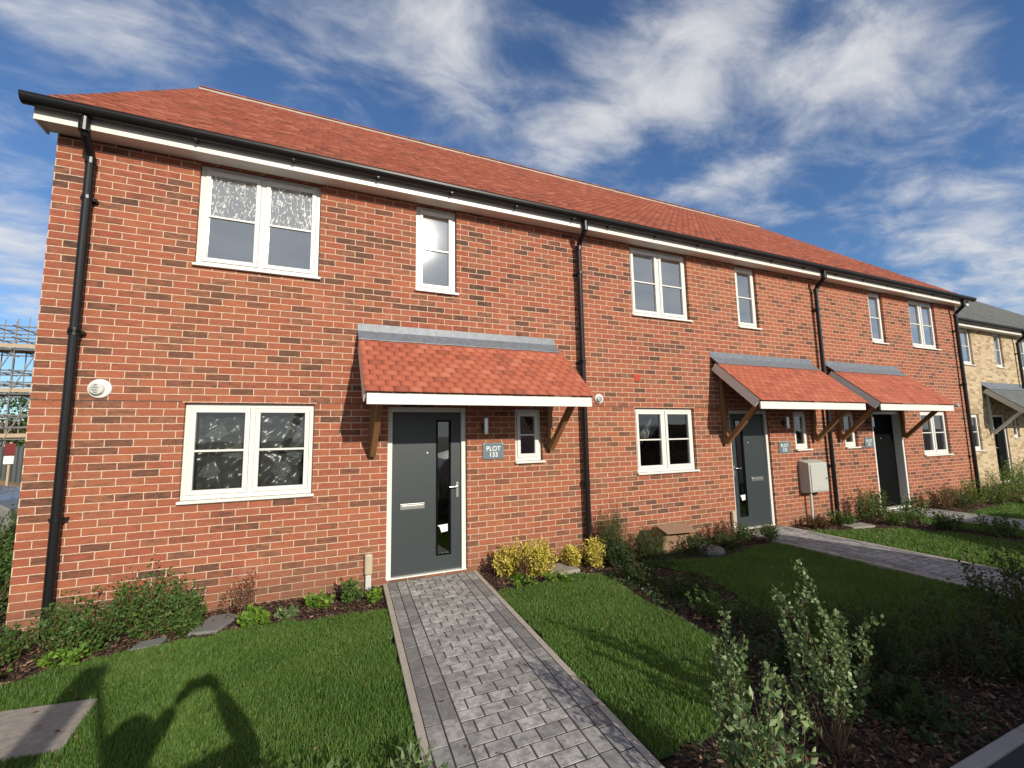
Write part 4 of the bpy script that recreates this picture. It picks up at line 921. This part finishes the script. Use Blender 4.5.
b = MB(); b.box(-.09,.09,-.02,.0,1.45,1.71); b.build('red_panel', M['redboard'], t, local=True, bevel=.01)
b = MB(); b.box(-.085,.085,-.03,.0,1.26,1.44); b.build('white_panel', M['whiteboard'], t, local=True, bevel=.01)
b = MB(); b.box(-.02,.02,.002,.04,0,1.74); b.build('post', M['plank'], t, local=True)
bm = bmesh.new(); bmesh.ops.create_grid(bm, x_segments=40, y_segments=24, size=1)
for v in bm.verts:
    x, y = v.co.x, v.co.y; e = max(0, 1-(x*x+y*y)); v.co.z = e*(1.0 + .18*math.sin(x*7)+.15*math.cos(y*9+x*3)) - .05; v.co.x *= 4.2; v.co.y *= 1.8
me = bpy.data.meshes.new('earth_mound'); bm.to_mesh(me); bm.free(); me.materials.append(M['earth']); o = bpy.data.objects.new('earth_mound', me); C.objects.link(o); o.location = (-7.2, 11.3, 0); tag(o, 'brown earth mound below the corrugated fence', 'earth mound')
def tree(x, y, h, r_, mat, label, n=5200):
    t = thing('tree', label, 'tree', (x, y, 0), 0, 'trees beyond the building site'); s = MB(); s.tube([(0,0,-.1),(.05,0,h*.35),(0,.1,h*.7)], [.22,.16,.06], 8); Ps = []; tips = []
    for k in range(16):
        a = random.uniform(0, 6.28); z = h*random.uniform(.25, .7); e = Vector((math.cos(a)*r_*random.uniform(.4,.95), math.sin(a)*r_*random.uniform(.4,.95), z + h*random.uniform(.08,.3))); s.tube([(0,0,z), Vector((0,0,z)).lerp(e, .5)+Vector((0,0,.1)), e], [.07,.045,.015], 5); tips.append(e)
    s.build('trunk', M['bark'], t, local=True)
    for k in range(n):
        e = random.choice(tips); Ps.append(e + Vector((random.gauss(0,r_*.22), random.gauss(0,r_*.22), random.gauss(0,h*.09))))
    P = np.array(Ps); Dn = rng.normal(size=P.shape); V, F = leaves(P, Dn, .26, .6); r0 = rng.uniform(0,1,len(P)); npmesh('crown', V, F, M[mat], t, np.concatenate([r0, r0]), local=True)
for x, y, h, r_, m_, lb in [(-26,42,4.8,3.0,'l_autumn','brown autumn tree behind the scaffold, left one'), (-21.5,44,4.3,3.,'l_autumn','brown autumn tree behind the middle of the scaffold'), (-17.5,43,4.9,3.0,'l_green','greener tree behind the right end of the scaffold'), (-13,45,4.2,3,'l_autumn','brown autumn tree nearest the house corner')]: tree(x, y, h, r_, m_, lb)

# ------------------------------------------------------------------ vehicles
def wheel(parent, x, y, r_=.32, w_=.2):
    t_ = MB(); t_.lathe([(r_*.62,-w_/2),(r_*.95,-w_/2),(r_,-w_/2+.03),(r_,w_/2-.03),(r_*.95,w_/2),(r_*.62,w_/2)], (x,y,r_), 'y', 28); wh = t_.build('wheel', M['rubber'], parent, local=True)
    m_ = MB(); m_.lathe([(r_*.60,-w_/2+.02),(r_*.60,w_/2-.02),(r_*.2,w_/2-.015)], (x,y,r_), 'y', 20); m_.build('rim', M['steel'], wh, local=True)
def vehicle(name, label, cat, loc, rz, prof, wid, paintm, wheels, win, lw=.18, group=None):
    """prof: side outline (x,z) front at -x; win: side-window polygons"""
    t = thing(name, label, cat, loc, rz, group); b = MB(); n = len(prof); zt = max(p[1] for p in prof)
    def ring(y): 
        s = 1 - (.0 if abs(y) < wid*.42 else .02)
        return [(x*s, y*(1 - .10*max(0, (z-.9))/max(.1, zt-.9)), z) for x, z in prof]
    ys = [-wid/2, -wid/2+.06, 0, wid/2-.06, wid/2]; V = []
    for y in ys: V += ring(y)
    F = [tuple(range(n)), tuple(range(len(V)-1, len(V)-n-1, -1))]
    for k in range(len(ys)-1): F += [(k*n+i, k*n+(i+1) % n, (k+1)*n+(i+1) % n, (k+1)*n+i) for i in range(n)]
    b.add(V, F); b.build('body', paintm, t, local=True, bevel=.03)
    for pl in win:
        for sg in (-1, 1):
            g = MB(); g.add([(x, sg*(wid/2*(1 - .10*max(0, (z-.9))/max(.1, zt-.9))+.004), z) for x, z in pl], [tuple(range(len(pl)))]); g.build('side_window', M['carglass'], t, local=True, recalc=False)
    for x in wheels:
        for sg in (-1, 1): wheel(t, x, sg*(wid/2-.10), .33)
    return t, zt
def screen(t, name, a, b, wid, mat, off=(0, 0), k=.92):
    (x0, z0), (x1, z1) = a, b; g = MB(); w0, w1 = wid/2*k*.98, wid/2*k*.86
    g.add([(x0+off[0],-w0,z0+off[1]),(x0+off[0],w0,z0+off[1]),(x1+off[0],w1,z1+off[1]),(x1+off[0],-w1,z1+off[1])], [(0,1,2,3)]); g.build(name, mat, t, local=True, recalc=False)
def lights_(t, x, wid, z, m_, name, d):
    for sg in (-1, 1):
        b = MB(); b.box(min(x, x+d), max(x, x+d), min(sg*wid*.30, sg*wid*.46), max(sg*wid*.30, sg*wid*.46), z-.09, z+.09); b.build(name, m_, t, local=True, bevel=.02)
carp = [(-2.0,.28),(-2.08,.45),(-2.05,.70),(-1.85,.82),(-1.0,.98),(-.35,1.40),(.2,1.46),(1.1,1.42),(1.75,1.05),(1.95,.95),(2.0,.55),(1.95,.28)]
cw_ = [[(-.85,1.0),(-.32,1.34),(.28,1.38),(.28,1.0)], [(.34,1.0),(.34,1.38),(1.05,1.34),(1.5,1.04)]]
t, zt = vehicle('parked_car', 'silver grey car parked beyond the left corner of the house', 'car', (-3.80, 4.9, 0), R(180), carp, 1.75, M['silver'], (-1.3, 1.3), cw_)
screen(t, 'windscreen', (-.96,1.0), (-.40,1.38), 1.75, M['carglass'], (-.03,.03)); screen(t, 'rear_window', (1.72,1.08), (1.18,1.40), 1.75, M['carglass'], (.03,.02)); lights_(t, -2.06, 1.75, .68, M['lamp'], 'headlight', -.02); lights_(t, 1.98, 1.75, .8, M['redlamp'], 'tail_light', .02)
vp = [(-2.55,.30),(-2.62,.50),(-2.60,.95),(-2.45,1.12),(-1.75,1.32),(-1.05,2.05),(-.85,2.25),(-.5,2.33),(2.55,2.33),(2.62,2.2),(2.66,.6),(2.62,.32)]
t, zt = vehicle('parked_van', 'white panel van parked in the road behind the camera', 'van', (7.95, -6.42, 0), R(0), vp, 1.98, M['vanwhite'], (-1.7, 1.75), [[(-1.55,1.35),(-.95,1.98),(-.35,1.98),(-.35,1.35)]])
screen(t, 'windscreen', (-1.72,1.36), (-1.08,2.02), 1.98, M['carglass'], (-.03,.03)); lights_(t, -2.6, 1.98, .85, M['lamp'], 'headlight', -.03); lights_(t, 2.64, 1.98, 1.1, M['redlamp'], 'tail_light', .02)

vq = [(x*.95, z*.84) for x, z in vp]
t, zt = vehicle('parked_van', 'dark blue minibus parked in the road behind the white van', 'van', (13.25, -6.30, 0), R(0), vq, 1.95, M['navy'], (-1.6, 1.65), [[(-1.47,1.13),(-.9,1.66),(-.33,1.66),(-.33,1.13)], [(-.2,1.13),(-.2,1.66),(2.2,1.66),(2.2,1.13)]])
screen(t, 'windscreen', (-1.63,1.14), (-1.03,1.70), 1.95, M['carglass'], (-.03,.03)); lights_(t, -2.47, 1.95, .72, M['lamp'], 'headlight', -.03); lights_(t, 2.51, 1.95, .95, M['redlamp'], 'tail_light', .02)

# ------------------------------------------------------------------ photographer (casts the shadow on the lawn) and an added unseen ladder for the forked shadow
def skin(vs, es, rs, sub=2):
    me = bpy.data.meshes.new('s'); me.from_pydata(vs, es, []); o = bpy.data.objects.new('s', me); C.objects.link(o)
    md = o.modifiers.new('skin', 'SKIN'); md.use_smooth_shade = True; sd_ = o.modifiers.new('sub', 'SUBSURF'); sd_.levels = sub; sd_.render_levels = sub
    for i, r_ in enumerate(rs): me.skin_vertices[0].data[i].radius = (r_ if isinstance(r_, tuple) else (r_, r_))
    me.skin_vertices[0].data[0].use_root = True
    dg = bpy.context.evaluated_depsgraph_get(); dg.update(); m2 = bpy.data.meshes.new_from_object(o.evaluated_get(dg)); bpy.data.objects.remove(o); return m2
def join(meshes):
    bm = bmesh.new()
    for m in meshes: bm.from_mesh(m)
    me = bpy.data.meshes.new('body'); bm.to_mesh(me); bm.free(); return me
PX, PY = 2.36, -6.10
t = thing('person', 'person standing in a dark jacket and jeans, holding a phone up with both hands', 'person', (PX, PY, -.012)); t.scale = (1.06, 1.06, 1.06)
V = [(0,0,.95),(0,0,1.12),(0,0,1.32),(0,.01,1.46),(0,.02,1.53),(0,.03,1.62),(0,.02,1.74),      # pelvis..head 0-6
     (.10,0,.90),(.12,.02,.50),(.12,-.02,.10),(.13,.12,.05),(-.10,0,.90),(-.12,.02,.50),(-.12,-.02,.10),(-.13,.12,.05),
     (.18,0,1.42),(.52,.08,1.50),(.34,.38,1.69),(-.18,0,1.42),(-.12,.20,1.30),(.12,.36,1.67)]
Ed = [(0,1),(1,2),(2,3),(3,4),(4,5),(5,6),(0,7),(7,8),(8,9),(9,10),(0,11),(11,12),(12,13),(13,14),(3,15),(15,16),(16,17),(3,18),(18,19),(19,20)]
Rd = [(.19,.14),(.19,.14),(.22,.15),(.16,.12),(.06,.06),(.085,.095),(.075,.085),.09,.062,.045,.04,.09,.062,.045,.04,.10,.078,.040,.10,.075,.040]
parts = [skin(V, Ed, Rd)]
for hx, hy, hz, sg in ((.34,.38,1.69,-1), (.12,.36,1.67,1)):
    pal = Vector((hx+sg*.03, hy+.06, hz+.03)); parts.append(skin([(hx,hy,hz), tuple(pal), tuple(pal+Vector((0,.01,.035)))], [(0,1),(1,2)], [.028,(.036,.018),(.034,.014)], 1))
    for k in range(4):
        f0 = pal + Vector((0,.015,.035-.022*k)); l = (.95, 1, .93, .75)[k]; parts.append(skin([tuple(f0), tuple(f0+Vector((sg*.03*l,.03*l,.006))), tuple(f0+Vector((sg*.055*l,.035*l,.008))), tuple(f0+Vector((sg*.07*l,.018*l,.006)))], [(0,1),(1,2),(2,3)], [.010,.009,.0085,.007], 1))
    f0 = pal + Vector((0,-.015,.0)); parts.append(skin([tuple(f0), tuple(f0+Vector((sg*.02,-.015,.03))), tuple(f0+Vector((sg*.045,-.005,.045)))], [(0,1),(1,2)], [.012,.010,.008], 1))
me = join(parts)
for k in ('skin', 'jacket', 'jeans', 'rubber'): me.materials.append(M[k])
for p in me.polygons:
    c = p.center; hand = (c - Vector((.34,.42,1.72))).length < .13 or (c - Vector((.12,.42,1.71))).length < .13
    p.material_index = 3 if c.z < .1 else 2 if c.z < .93 else 0 if (c.z > 1.53 and abs(c.x) < .14 and c.y < .16) or hand else 1; p.use_smooth = True
o = bpy.data.objects.new('body', me); link(o, t)
bm = bmesh.new(); bmesh.ops.create_uvsphere(bm, u_segments=20, v_segments=14, radius=.108)
for v in list(bm.verts):
    if v.co.y > .03 and v.co.z < .03 or v.co.z < -.07: bm.verts.remove(v)
me = bpy.data.meshes.new('hair'); bm.to_mesh(me); bm.free(); me.materials.append(M['hair']); o = bpy.data.objects.new('hair', me); link(o, t); o.location = (0, .015, 1.70)
b = MB()
b.lathe([(.010,0),(.012,.012),(.004,.028)], (0,0,0), 'y', 8); nn = b.build('nose', M['skin'], t, local=True); nn.location = (0, .105, 1.655); nn.rotation_euler = (0, 0, math.pi)
for sx in (-1, 1):
    b = MB(); b.lathe([(.004,-.012),(.011,-.006),(.012,0),(.009,.008),(.003,.011)], (sx*.033,.098,1.685), 'y', 10); b.build('eye', M['dark'], t, local=True)
    b = MB(); b.lathe([(.008,-.012),(.022,-.006),(.024,.004),(.010,.010)], (sx*.088,.02,1.66), 'x', 10); b.build('ear', M['skin'], t, local=True)
b = MB(); b.box(-.024,.024,.100,.106,1.610,1.618); b.build('mouth', M['redboard'], t, local=True)
tag(MB().box(2.53, 2.69, -5.640, -5.632, 1.79, 1.87).build('phone', M['dark'], bevel=.003), 'black phone held level in the raised hands of the person', 'phone')
t = thing('shadow_stepladder', 'tall folding steps added unseen behind the camera to cast the forked lawn shadow', 'ladder', (2.22, -6.95, -.012))  # out of view, added and shaped to throw the forked shadow
b = MB(); b.bar((-.93,.07,0),(0,.07,2.67),.03,.17); b.bar((-.93,-.07,0),(0,-.07,2.67),.03,.17)
for k in range(1, 9): q = k/8.5; xx = -.93+.93*q; b.box(xx-.055, xx+.055, -.07, .07, 2.67*q-.015, 2.67*q+.015)
b.box(-.07, .07, -.09, .09, 2.66, 2.69); b.build('front_ladder', M['galv'], t, local=True); b = MB(); b.bar((.98,0,0),(.03,0,2.65),.03,.035); b.build('rear_stay', M['galv'], t, local=True)

# ------------------------------------------------------------------ output settings
scene.view_settings.view_transform = 'Standard'; scene.view_settings.look = 'None'; scene.view_settings.gamma = 1; scene.view_settings.exposure = 0
scene.view_settings.use_curve_mapping = False
scene.cycles.max_bounces = 5; scene.cycles.diffuse_bounces = 3; scene.cycles.glossy_bounces = 3; scene.cycles.transparent_max_bounces = 10
